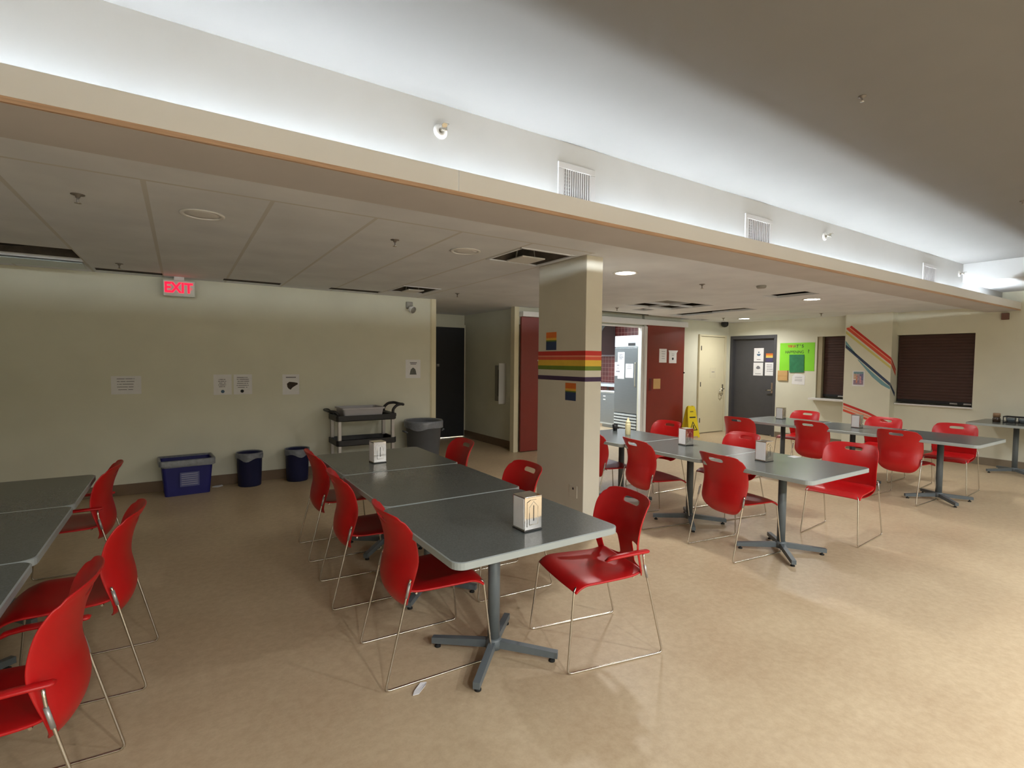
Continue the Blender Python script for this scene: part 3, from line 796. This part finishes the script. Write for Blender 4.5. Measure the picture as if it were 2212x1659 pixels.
# two round blue bins
def round_bin(x, label, seed):
    t = thing('waste_bin', label, 'bin', (x, 7.07, 0), 0, 'round blue bins by the left wall')
    MB().lathe([(0, 0), (.125, 0), (.13, .01), (.145, .40), (.15, .405), (.141, .405), (.122, .015), (0, .015)], n=30).build('bin_body', M['navy'], t)
    liner_ring(.146, .335, .41, seed=seed).build('bag_liner', M['liner'], t)
round_bin(.705, 'round dark blue bin with a grey liner, next to the blue recycling box', 4)
round_bin(1.26, 'round dark blue bin with a grey liner, behind the third red chair', 9)
tag(MB().prism([(-.06, -.02), (.0, -.03), (.06, -.01), (.05, .025), (-.02, .03)], lambda u, v, dd: (.36+u, 7.16+v, .001+dd+.012*math.sin(u*40)**2), .004).build('paper_scrap', M['paper']), 'crumpled white paper scrap on the floor beside the blue recycling box', 'paper scrap')
tag(MB().prism([(-.045, -.02), (-.02, -.03), (.03, .01), (.05, .04), (.02, .045), (-.03, .0)], lambda u, v, dd: (.935+u, 2.222+v, .001+dd+.006*math.sin(u*60)**2), .003).build('paper_scrap', M['paper']), 'torn white paper scrap on the floor by the nearest chair', 'paper scrap')
# utility cart
t = thing('utility_cart', 'black two shelf utility cart with pale posts by the left wall', 'cart', (2.07, 6.93, 0))
def tray(z, h, name):
    m2 = MB(); rings = []
    for wd, dp, zz in ((.78, .44, z), (.80, .46, z+.01), (.80, .46, z+h), (.76, .42, z+h), (.75, .41, z+.02)):
        rings.append([m2.bm.verts.new((x, y, zz)) for x, y in rrect(wd, dp, .04, 4)])
    n = len(rings[0])
    for a, b in zip(rings, rings[1:]):
        for k in range(n): m2.bm.faces.new((a[k], a[(k+1) % n], b[(k+1) % n], b[k]))
    m2.bm.faces.new(rings[0][::-1]); m2.bm.faces.new(rings[-1])
    m2.build(name, M['black'], t)
tray(.765, .075, 'top_shelf'); tray(.445, .075, 'lower_shelf'); tray(.14, .07, 'bottom_shelf')
for sx in (-.355, .355):
    for sy in (-.19, .19):
        MB().box(sx-.022, sx+.022, sy-.022, sy+.022, .20, .45, bev=.006).box(sx-.022, sx+.022, sy-.022, sy+.022, .515, .77, bev=.006).build('post', M['alu'], t)
        cs = MB().tube([(sx, sy, .14), (sx, sy, .075)], .012, 8).build('caster_fork', M['steel'], t)
        MB().tube([(sx, sy-.016, .05), (sx, sy+.016, .05)], .05, 18).build('caster_wheel', M['rubber'], cs)
MB().tube([(.36, -.19, .83), (.36, -.19, .90), (.42, -.18, .955), (.50, -.15, .965), (.545, -.1, .95), (.545, .1, .95), (.50, .15, .965), (.42, .18, .955), (.36, .19, .90), (.36, .19, .83)], .019, 10, .03).box(.30, .40, -.22, .22, .80, .85, bev=.01).build('push_handle', M['black'], t)
MB().tube([(-.36, -.19, .83), (-.40, -.19, .895), (-.47, -.15, .90), (-.47, .15, .90), (-.40, .19, .895), (-.36, .19, .83)], .017, 10, .03).build('end_grip', M['black'], t)
t2 = thing('bus_tub', 'pale grey plastic tub lying on the top of the utility cart', 'tub', (2.03, 6.92, .787))
tub_bm(.54, .38, .50, .34, .13, .005).build('tub_body', M['tub'], t2)
# large trash can
t = thing('trash_can', 'large round grey trash can with a clear liner, beside the utility cart', 'trash can', (2.955, 6.92, 0))
MB().lathe([(0, 0), (.20, 0), (.21, .012), (.255, .66), (.275, .665), (.275, .695), (.25, .695), (.245, .66), (.20, .02), (0, .02)], n=40).build('can_body', M['greybin'], t)
liner_ring(.268, .60, .702, seed=5).build('bag_liner', M['liner'], t)
for s in (-1, 1): MB().tube([(s*.262, -.05, .54), (s*.30, -.05, .56), (s*.30, .05, .56), (s*.262, .05, .54)], .012, 8, .02).build('grip_handle', M['greybin'], t)
# EXIT sign under the ceiling
t = thing('exit_sign', 'glowing red EXIT sign with side arrows under the ceiling at the left wall', 'exit sign', (.005, 7.10, 2.275))
MB().box(-.155, .155, -.03, .03, 0, .185, bev=.006).build('sign_case', mat('pale_sign_case', (206, 210, 202), .5, var=.03), t)
MB().box(-.05, .05, -.02, .02, .185, .225, bev=.004).build('mounting_bracket', M['white'], t)
text_mesh('EXIT', .160, M['exitred'], 'exit_letters', lambda u, v, dd: (u-.006, -.032-dd, .093+v), t, depth=.003, sx=.84, bold=.005)
for s in (-1, 1): MB().prism([(s*.138, .093), (s*.112, .118), (s*.112, .068)], lambda u, v, dd: (u-.004, -.031-dd, v), .002).build('arrow', M['exitdim'], t)
# posters on the left wall
P0 = .0
bell = [(-.40, -.30), (.40, -.30), (.36, -.2), (.31, .05), (.25, .22), (.1, .34), (.0, .4), (-.1, .34), (-.25, .22), (-.31, .05), (-.36, -.2)]
paper_left('wall_notice', 'white landscape notice, leftmost on the left wall', 'notice', -.515, YL, 1.255, .275, .205, rows(5, .15, .75, seed=11))
a = paper_left('wall_notice', 'white notice with a grey text triangle, left one of the close pair', 'notice', .437, YL, 1.245, .195, .25, rows(5, .25, .6, .25, .75, seed=12))
MB().lathe([(0, 0), (.02, 0), (.02, .001), (0, .001)], n=16).build('dot', M['bluegrey'], a).matrix_basis = Matrix.Translation((0, -.0006, -.085)) @ Matrix.Rotation(PI/2, 4, 'X')
a = paper_left('wall_notice', 'white text notice, right of the close pair on the left wall', 'notice', .66, YL, 1.245, .205, .25, rows(6, .15, .65, seed=13))
MB().lathe([(0, 0), (.02, 0), (.02, .001), (0, .001)], n=16).build('dot', M['dark'], a).matrix_basis = Matrix.Translation((-.01, -.0006, -.085)) @ Matrix.Rotation(PI/2, 4, 'X')
a = paper_left('wall_notice', 'white notice with a dark brown picture, above the round bins', 'notice', 1.222, YL, 1.235, .205, .265, [(.2, .8, .12, .17, M['ink'])])
MB().prism([(-.05, .02), (-.02, .045), (.03, .04), (.08, .03), (.085, .012), (.05, -.01), (.02, -.03), (-.005, -.06), (-.03, -.045), (-.045, -.02)], lambda u, v, dd: (u, -.0003-dd, v-.01), .0008).build('picture', mat('dark_brown_print', (62, 52, 44), .8, var=.4, scale=60), a)
a = paper_left('wall_notice', 'white notice with a dark bell drawing, beside the alcove corner', 'notice', 2.925, YL, 1.44, .235, .275, [(.28, .75, .14, .19, M['ink']), (.32, .7, .22, .26, M['ink'])])
MB().prism([(u*.14, v*.15) for u, v in bell], lambda u, v, dd: (u, -.0003-dd, v-.04), .0008).build('bell_picture', mat('grey_bell_print', (96, 98, 94), .8, var=.2, scale=30), a)
# emergency light
t = thing('emergency_light', 'small swivel emergency lamp high on the left wall near the alcove', 'light fixture', (2.86, YL, 2.33))
MB().box(-.05, .05, -.03, 0, .0, .1, bev=.008).build('wall_plate', M['duct'], t)
MB().tube([(.0, -.03, .03), (.0, -.07, .01)], .01, 8).build('swivel_arm', M['white'], t)
hd = MB().lathe([(0, -.03), (.03, -.03), (.05, .0), (.055, .04), (.05, .045), (0, .03)], n=20).build('lamp_head', M['white'], t)
hd.location = (.0, -.09, -.01); hd.rotation_euler = (math.radians(115), 0, math.radians(25))
MB().lathe([(0, .031), (.049, .046), (.049, .0475), (0, .035)], n=20).build('lens', M['duct'], hd)
# fire hose / extinguisher cabinet on the alcove wall
t = thing('wall_cabinet', 'recessed white extinguisher cabinet on the dim alcove wall, its door ajar', 'cabinet', (4.93, 8.02, .83))
MB().box(-.012, 0, -.17, .17, 0, .66, bev=.004).build('cabinet_frame', M['duct'], t)
MB().box(-.014, -.011, -.06, .06, .09, .58).build('dark_window', M['black'], t)
MB().box(-.15, -.012, -.20, -.185, -.03, .70, bev=.003).build('cabinet_door', M['lip'], t)

# ================================================================== CEILING THINGS
def sprinkler(x, y, z, label, group='pendent sprinklers in the low ceiling', k=1.0):
    t = thing('sprinkler', label, 'sprinkler', (x, y, z), 0, group)
    MB().lathe([(0, .0), (.034*k, 0), (.034*k, -.003), (.014*k, -.008), (.010*k, -.02*k), (0, -.02*k)], n=18).build('escutcheon', mat('dull_sprinkler_metal', (118, 112, 106), .6, .2, var=.1), t)
    MB().lathe([(0, -.02*k), (.006*k, -.02*k), (.006*k, -.048*k), (0, -.048*k)], n=8).build('body', mat('dull_sprinkler_metal', (118, 112, 106)), t)
    MB().lathe([(0, -.048*k), (.016*k, -.048*k), (.017*k, -.051*k), (0, -.051*k)], n=16).build('deflector', M['chrome'], t)
for x, y, lab in [(-.478, 3.865, 'dark pendent sprinkler, leftmost in the low ceiling'), (-.493, 6.45, 'pendent sprinkler beside the open light fixture'), (1.412, 3.873, 'pendent sprinkler between the two unlit downlights'),
    (3.238, 6.42, 'pendent sprinkler near the alcove entrance'), (5.19, 3.912, 'pendent sprinkler right of the lit downlight by the column'), (6.295, 6.445, 'pendent sprinkler beside the large open ceiling patch'),
    (9.40, 6.55, 'pendent sprinkler left of the lit downlight by the charcoal door'), (9.85, 4.85, 'pendent sprinkler just in front of the rainbow pilaster')]:
    sprinkler(x, y, ZC, lab)
for x, y, lab in [(2.98, 1.304, 'sprinkler in the upper ceiling, left of two'), (5.95, 1.35, 'sprinkler in the upper ceiling at the right picture edge')]:
    sprinkler(x, y, ZH, lab, 'sprinklers in the upper ceiling', k=.55)
t = thing('smoke_detector', 'small round smoke detector on the low ceiling toward the shutters', 'smoke detector', (5.84, 3.57, ZC))
MB().lathe([(0, 0), (.055, 0), (.055, -.018), (.045, -.03), (0, -.032)], n=24).build('detector_body', M['duct'], t)
t = thing('dome_camera', 'black dome camera at the ceiling corner over the cream door', 'camera', (10.36, 7.18, 2.5))
MB().lathe([(0, 0), (.075, 0), (.075, -.02), (.08, -.03), (.075, -.075), (.05, -.105), (0, -.118)], n=24).build('dome', M['black'], t)
t = thing('wall_speaker', 'small brown square speaker box under the soffit on the far wall', 'speaker', (10.7, 2.545, 2.285))
MB().box(-.05, 0, -.042, .042, 0, .10, bev=.004).build('speaker_case', mat('red_brown_case', (116, 84, 74), .6, var=.1), t)
def ceiling_vent(h, label):
    x0, x1, y0, y1 = h
    cx, cy = (x0+x1)/2, (y0+y1)/2
    t = thing('ceiling_vent', label, 'air vent', (cx, cy, ZC))
    wx, wy = (x1-x0)/2, (y1-y0)/2
    mb = MB()
    # pyramidal throat going up to a small neck
    a = [mb.bm.verts.new(p) for p in ((-wx, -wy, 0), (wx, -wy, 0), (wx, wy, 0), (-wx, wy, 0))]
    b = [mb.bm.verts.new(p) for p in ((-wx*.5, -wy*.5, .14), (wx*.5, -wy*.5, .14), (wx*.5, wy*.5, .14), (-wx*.5, wy*.5, .14))]
    for k in range(4): mb.bm.faces.new((a[k], a[(k+1) % 4], b[(k+1) % 4], b[k]))
    mb.bm.faces.new(b)
    mb.build('throat', M['ventdirt'], t)
    fr = MB()
    for k in range(2):
        s = (-1, 1)[k]
        fr.box(-wx-.012, wx+.012, s*wy-.012, s*wy+.012, -.006, .004).box(s*wx-.012, s*wx+.012, -wy, wy, -.006, .004)
    fr.build('frame', M['ceiling'], t)
    MB().box(-wx*.35, wx*.55, -wy*.1, wy*.85, -.008, .004, bev=.004).build('center_plate', M['white'], t)
    for sx in (-.3, .45):
        MB().tube([(wx*sx, wy*.35, .0), (wx*sx*.8, wy*.3, .14)], .006, 6).build('hanger_rod', M['duct'], t)
ceiling_vent(VENTS[0], 'square sooty ceiling vent with a white plate, beside the column')
ceiling_vent(VENTS[1], 'square sooty ceiling vent with a white plate, near the emergency lamp')
for (a, b), lab in zip(SLOTS, ['dark linear air slot along the left wall, left of the EXIT sign', 'dark linear air slot along the left wall, right of the EXIT sign', 'dark linear air slot along the left wall, nearest the square vent']):
    t = thing('linear_air_slot', lab, 'air vent', ((a+b)/2, 6.98, ZC))
    wd = (b-a)/2
    MB().box(-wd, wd, -.08, .08, .05, .06).box(-wd, wd, -.08, -.077, 0, .05).box(-wd, wd, .077, .08, 0, .05).build('slot_box', M['black'], t)
    for k in range(3): MB().box(-wd, wd, -.045+k*.04, -.042+k*.04, .004, .03).build('blade', M['ventdirt'], t)
# open light fixture at the left
t = thing('open_light_fixture', 'open recessed light fixture with its lens hanging loose, at the left of the ceiling', 'light fixture', (-1.36, 6.2, ZC))
MB().box(-.58, .58, -.33, .33, .2, .21).box(-.58, .58, -.335, -.325, .03, .2).box(-.58, .58, .325, .335, .03, .2).box(.575, .585, -.33, .33, .03, .2).build('housing', M['ventdirt'], t)
for y in (-.12, .12): MB().tube([(-.5, y, .14), (.5, y, .14)], .016, 10).build('unlit_tube', M['paper'], t)
MB().tube([(-.2, -.25, .18), (-.1, 0, .06), (.1, .1, .05), (.3, .25, .12)], .008, 6, .1).build('loose_wire', M['black'], t)
ln = MB().box(-.55, .57, -.02, .24, -.006, .006, bev=.003).build('lens_panel', mat('frosted_lens', (190, 204, 206), .3, var=.04), t)
ln.location = (0, .37, -.016); ln.rotation_euler = (math.radians(-4), 0, 0)
# duct work seen through the missing tiles
t = thing('exposed_duct', 'grey ductwork visible inside the large open ceiling patch', 'duct', (6.68, 5.65, 2.5))
MB().tube([(-.5, -.2, .2), (.1, -.05, .17), (.5, .3, .22)], .09, 16, .2).build('flex_duct', M['duct'], t)
MB().box(-.25, .2, -.12, .3, .05, .09, bev=.006).build('register_box', M['duct'], t)
MB().box(-.62, .62, -.012, .012, .0, .03).box(-.012, .012, -.46, .46, .0, .03).build('grid_bar', M['ceiling'], t)
for sx in (-.22, .17):
    MB().tube([(sx, .1, .09), (sx, .1, .43)], .004, 6).build('hanger_wire', M['duct'], t)

# bulkhead vents and sidewall sprinklers
def bulkhead_vent(x0, x1, label):
    wd = x1-x0
    t = thing('wall_vent', label, 'air vent', ((x0+x1)/2, 2.6, 2.60), 0, 'white vents on the cove bulkhead')
    fr = MB().box(-wd/2, wd/2, -.012, 0, .185, .225, bev=.003).box(-wd/2, wd/2, -.012, 0, -.025, .015, bev=.003)
    for s in (-1, 1): fr.box(s*wd/2-.04*(s > 0), s*wd/2+.04*(s < 0), -.012, 0, .015, .185, bev=.003)
    fr.build('frame', M['vent'], t)
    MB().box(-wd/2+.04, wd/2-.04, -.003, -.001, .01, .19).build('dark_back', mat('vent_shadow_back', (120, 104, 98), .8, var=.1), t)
    n = 13
    for k in range(n):
        x = -wd/2+.045+(wd-.09)*k/(n-1)
        MB().box(x-.0045, x+.0045, -.011, -.003, .012, .188).build('fin', M['vent'], t)
    for k in range(7): MB().box(-wd/2+.045, -wd/2+.10, -.008, -.003, .03+k*.022, .034+k*.022).build('cross_fin', M['vent'], t)
bulkhead_vent(2.005, 2.31, 'white bulkhead vent nearest the camera, above the column')
bulkhead_vent(3.98, 4.38, 'white bulkhead vent second along the cove')
bulkhead_vent(7.645, 8.045, 'white bulkhead vent at the far end of the cove')
def sidewall_sprinkler(x, z, label):
    t = thing('sidewall_sprinkler', label, 'sprinkler', (x, 2.6, z), 0, 'sidewall sprinklers on the cove bulkhead')
    e = MB().lathe([(0, 0), (.04, 0), (.04, .004), (.03, .012), (.016, .014), (.014, .006), (0, .006)], n=22).build('escutcheon', M['white'], t); e.rotation_euler.x = PI/2
    b = MB().tube([(0, -.006, 0), (0, -.05, 0)], .009, 10).build('body', M['chrome'], t)
    MB().box(-.016, .016, -.056, -.05, -.014, .014, bev=.002).box(-.016, .016, -.08, -.05, .012, .015).build('deflector', M['chrome'], t)
sidewall_sprinkler(1.203, 2.809, 'round chrome sidewall sprinkler on the bulkhead, nearest the camera')
sidewall_sprinkler(5.286, 2.815, 'chrome sidewall sprinkler right of the second bulkhead vent')
sidewall_sprinkler(8.86, 2.811, 'chrome sidewall sprinkler in the far corner of the bulkhead')

# ================================================================== COLUMN DECORATION
t = thing('rainbow_band', 'band of rainbow tape stripes wrapped around the column', 'tape band', (2.985, 3.435, 1.38))
for nm, z0, z1, mm in (('red_stripe', 1.627, 1.668, 't_red'), ('pink_stripe', 1.616, 1.627, 't_pink'), ('orange_stripe', 1.586, 1.616, 't_orange'), ('yellow_stripe', 1.532, 1.586, 't_yellow'), ('green_stripe', 1.494, 1.532, 't_green'), ('purple_stripe', 1.396, 1.436, 't_purple')):
    MB().box(-.0012, 0, -.0012, .704, z0-1.38, z1-1.38).box(0, .189, -.0012, 0, z0-1.38, z1-1.38).build(nm, M[mm], t)
def pride_card(x, y, z, wd, h, label, fn_far=True):
    t = thing('rainbow_card', label, 'card', (x, y, z))
    hs = h/2
    for nm, a, b, mm in (('orange_stripe', .3, .5, 'flagor'), ('amber_stripe', .18, .3, 'flagor'), ('yellow_stripe', .05, .18, 'flagye'), ('green_stripe', -.02, .05, 't_green'), ('blue_stripe', -.3, -.02, 'flagblue'), ('dark_stripe', -.5, -.3, 'flagblue')):
        MB().box(-.0015, 0, -wd/2, wd/2, a*h, b*h).build(nm, M[mm], t)
    return t
pride_card(2.985, 3.93, 1.765, .16, .17, 'small rainbow card high on the column, above the tape band')
pride_card(2.985, 3.63, 1.297, .15, .16, 'small rainbow card on the column, below the tape band')
t = thing('outlet', 'small cream outlet plate low on the column', 'outlet', (2.985, 3.57, .34))
MB().box(-.005, 0, -.055, .055, 0, .11, bev=.002).build('plate', M['pillar'], t)
MB().box(-.007, -.004, -.010, .006, .07, .09).build('socket', M['dark'], t)

# ================================================================== FAR WALL DECORATION
XW = 10.7
t = thing('rainbow_tape', 'diagonal rainbow tape stripes across the pilaster', 'tape stripes', (10.5, 3.965, 1.0))
def strip(name, pts, mm):
    """polygon in (y,z) on the pilaster front"""
    MB().prism(pts, lambda u, v, dd: (-.0004-dd, u-3.965, v-1.0), .0012).build(name, M[mm], t)
def strip_side(name, pts, mm):
    MB().prism(pts, lambda u, v, dd: (u-10.5, -.0004-dd, v-1.0), .0012).build(name, M[mm], t)
strip('red_stripe', [(4.624, 2.295), (3.966, 1.70), (3.966, 1.655), (4.655, 2.268)], 't_red')
strip('pink_stripe', [(4.655, 2.268), (3.966, 1.655), (3.966, 1.635), (4.672, 2.262)], 't_pink')
strip('orange_stripe', [(4.672, 2.262), (3.966, 1.635), (3.966, 1.575), (4.705, 2.23), (4.705, 2.256)], 't_orange')
strip('yellow_stripe', [(4.712, 2.20), (3.966, 1.545), (3.966, 1.50), (4.712, 2.15)], 't_pale')
strip('teal_stripe', [(4.715, 2.02), (4.55, 1.80), (4.50, 1.72), (4.715, 1.95)], 't_teal')
strip('dark_stripe', [(4.712, 1.945), (3.966, 1.255), (3.966, 1.195), (4.712, 1.885)], 't_blue')
strip('pale_stripe', [(4.50, 1.68), (4.28, 1.46), (4.05, 1.25), (3.966, 1.19), (3.966, 1.14), (4.10, 1.215), (4.25, 1.35), (4.49, 1.65)], 't_teal')
strip('low_red_stripe', [(4.713, .85), (4.30, .715), (3.966, .56), (3.966, .51), (4.30, .67), (4.713, .805)], 't_red')
strip('low_pink_stripe', [(4.713, .79), (4.30, .655), (3.966, .50), (3.966, .46), (4.30, .61), (4.713, .75)], 't_pink')
strip('low_orange_stripe', [(4.713, .735), (4.30, .60), (3.966, .45), (3.966, .41), (4.30, .56), (4.713, .69)], 't_orange')
strip_side('red_stripe', [(10.502, 1.70), (10.695, 1.50), (10.695, 1.45), (10.502, 1.655)], 't_red')
strip_side('orange_stripe', [(10.502, 1.635), (10.695, 1.44), (10.695, 1.38), (10.502, 1.575)], 't_orange')
strip_side('dark_stripe', [(10.502, 1.25), (10.695, 1.08), (10.695, 1.01), (10.502, 1.19)], 't_blue')
# poster on the pilaster
a = paper_far('art_print', 'small white bordered colourful print on the pilaster', 'picture', 10.5, 4.473, 1.315, .205, .285)
for k, (u0, u1, v0, v1, c) in enumerate([(.1, .9, .06, .2, (120, 150, 160)), (.1, .35, .2, .55, (196, 170, 150)), (.35, .6, .2, .6, (170, 150, 160)), (.6, .9, .2, .62, (120, 118, 150)), (.1, .9, .6, .9, (150, 130, 150)), (.3, .42, .3, .8, (200, 140, 120)), (.62, .72, .35, .8, (206, 150, 160))]):
    MB().box(-.0006-.0002*k, .0, .1025-u1*.205, .1025-u0*.205, .1425-v1*.285, .1425-v0*.285).build('printing', mat('print_colour_%s' % 'abcdefg'[k], c, .8, var=.3, scale=50), a)
# charcoal door papers
DX = 10.78
def emblem(parent, z, m, n=1):
    MB().prism([(.045*math.cos(a), .045*math.sin(a)) for a in [PI+k*PI/12 for k in range(13)]], lambda u, v, dd: (-.0004-dd, -u, v+z), .0008).build('emblem_shield', m, parent)
    MB().prism([(.014*math.cos(a), .018*math.sin(a)) for a in [k*PI/6 for k in range(12)]], lambda u, v, dd: (-.0004-dd, -u, v+z+.035), .0008).build('emblem_top', m, parent)
a = paper_far('door_notice', 'white sheet with a blue emblem, upper left of the papers on the charcoal door', 'notice', DX, 6.60, 1.765, .225, .30, [(.3, .7, .82, .86, M['ink'])]); emblem(a, .02, M['bluegrey'])
a = paper_far('door_notice', 'white sheet with a grey emblem, lower left of the papers on the charcoal door', 'notice', DX, 6.605, 1.45, .225, .285, [(.2, .8, .84, .88, M['ink'])])
MB().prism([(-.055, -.01), (-.03, .03), (0, .045), (.03, .03), (.055, -.01), (.02, -.03), (-.02, -.03)], lambda u, v, dd: (-.0004-dd, -u, v+.03), .0008).build('emblem', M['ink'], a)
paper_far('door_notice', 'white sheet with four lines of grey text, lower right on the charcoal door', 'notice', DX, 6.34, 1.455, .215, .285, rows(4, .18, .66, seed=21, mm=M['dark']))
t = thing('rainbow_card', 'small rainbow card on the charcoal door, right of the blue emblem sheet', 'card', (DX, 6.355, 1.71))
for nm, z0, z1, mm in (('orange_stripe', .045, .085, 'flagor'), ('amber_stripe', .015, .045, 'flagye'), ('pale_stripe', -.01, .015, 't_pale'), ('purple_stripe', -.095, -.01, 'flagpu')):
    MB().box(-.002, -.0002, -.078, .078, z0, z1).build(nm, M[mm], t)
# green poster board with its papers
t = thing('poster_board', 'lime green poster board reading WHAT\'S HAPPENING ? on the far wall', 'poster', (XW, 5.72, 1.72))
MB().box(-.005, -.0005, -.355, .355, -.288, .288).build('board', M['green'], t)
cols = [(206, 84, 50), (216, 110, 70), (150, 110, 60), (60, 70, 40), (60, 70, 40), (50, 60, 40)]
for k, ch in enumerate("WHAT'S"):
    text_mesh(ch, .085, mat('letter_colour_%s' % 'abcdef'[k], cols[k], .7), 'letter', (lambda kk: lambda u, v, dd: (-.0055-dd, .145-u-kk*.052, .215+v))(k), t, depth=.001, bold=.002)
text_mesh('HAPPENING', .082, mat('letter_dark', (58, 74, 40), .7), 'lettering', lambda u, v, dd: (-.0055-dd, .05-u, .095+v), t, depth=.001, sx=.86, bold=.001)
text_mesh('?', .1, mat('letter_dark', (58, 74, 40), .7), 'lettering', lambda u, v, dd: (-.0055-dd, -.235-u, .105+v), t, depth=.001, bold=.002)
o = MB().prism([(-.155, .175), (.15, .175), (.155, -.19), (-.14, -.2)], lambda u, v, dd: (-.004-dd-.02*max(0, (.175-v))*.3, -u, v), .003).build('document_sleeve', M['dkgreen'])
o.location = (XW-.006, 5.715, 1.59); tag(o, 'dark green glossy sleeve hanging on the lime poster board', 'document sleeve')
o = MB().box(-.028, -.001, -.105, .105, -.105, .105, bev=.004).build('envelope', M['kraft']); o.location = (XW, 5.995, 1.325)
tag(o, 'brown kraft envelope under the left corner of the lime poster board', 'envelope')
MB().box(-.0295, -.0275, -.1, .1, -.012, -.006).build('flap_edge', mat('kraft_shadow_line', (170, 130, 82), .8), o)
o = MB().prism([(-.13, -.11), (.13, -.12), (.135, .07), (.06, .095), (-.06, .11), (-.125, .05)], lambda u, v, dd: (-.001-dd, -u, v), .002).build('paper_note', M['paper']); o.location = (XW, 5.675, 1.265)
tag(o, 'white note with faint writing under the green sleeve', 'note')
for v in (-.04, -.01, .03): MB().box(-.0036, -.003, -.08, .07, v, v+.008).build('writing', M['ink'], o)
# papers on the right maroon panel
PY = 7.2545
paper_left('panel_notice', 'plain white notice, left of two on the right maroon panel', 'notice', 8.415, PY, 1.715, .225, .285, rows(4, .2, .7, .3, .8, seed=31))
a = paper_left('panel_notice', 'white notice with a dark dot, right of two on the right maroon panel', 'notice', 8.72, PY, 1.695, .235, .265, rows(3, .15, .4, .3, .8, seed=32))
MB().prism([(-.14, .115), (.16, .115), (.118, .06), (-.118, .06)], lambda u, v, dd: (u, -.0002-dd, v+.02), .001).build('curled_top', M['paper'], a)
MB().lathe([(0, 0), (.027, 0), (.027, .001), (0, .001)], n=16).build('dot', M['dark'], a).matrix_basis = Matrix.Translation((0, -.0006, -.04)) @ Matrix.Rotation(PI/2, 4, 'X')
o = MB().box(-.105, .105, -.006, 0, -.105, .105, bev=.002).build('kraft_card', M['kraft']); o.location = (8.245, PY, 1.135)
tag(o, 'square kraft card low on the right maroon panel', 'card')
paper_left('door_notice', 'faint cream notice on the cream door', 'notice', 10.10, 7.265, 1.35, .2, .24, [(.25, .75, .38, .44, M['ink'])], mat('cream_paper', (214, 206, 178), .8))
# wet floor sign
t = thing('wet_floor_sign', 'yellow folding wet floor sign standing beside the cream door', 'floor sign', (9.09, 7.06, 0), math.radians(-10))
for s in (-1, 1):
    pn = [(-.15, .0), (-.10, .0), (-.09, .03), (.09, .03), (.10, .0), (.15, .0), (.11, .56), (.09, .64), (.06, .66), (.03, .665), (.03, .64), (-.03, .64), (-.03, .665), (-.06, .66), (-.09, .64), (-.11, .56)]
    p = MB().prism(pn, lambda u, v, dd: (u, s*(.13-.115*v/.66)-.006+dd, v), .012).build('panel', M['yellow'], t)
    if s < 0:
        fy = lambda u, v, dd: (u, -(.13-.115*v/.66)-.0065-dd, v)
        tri = [(0, .34), (-.105, .15), (.105, .15)]; tin = [(0, .305), (-.075, .168), (.075, .168)]
        mbt = MB()
        for k in range(3):
            a, b = k, (k+1) % 3
            mbt.prism([tri[a], tri[b], tin[b], tin[a]], fy, .0015)
        mbt.build('warning_triangle', M['dark'], p)
        MB().prism([(-.02, .19), (.035, .185), (.01, .215), (.02, .25), (-.005, .27), (-.015, .24)], fy, .0015).build('slipping_figure', M['dark'], p)
        MB().prism([(-.075, .41), (.085, .41), (.085, .435), (-.075, .435)], fy, .0015).build('caution_text', M['dark'], p)
        MB().prism([(-.05, .53), (.04, .53), (.035, .555), (-.045, .555)], fy, .0015).build('logo_mark', mat('olive_mark', (140, 128, 40), .6), p)
MB().tube([(-.09, 0, .645), (.09, 0, .645)], .012, 8).build('hinge', M['yellow'], t)
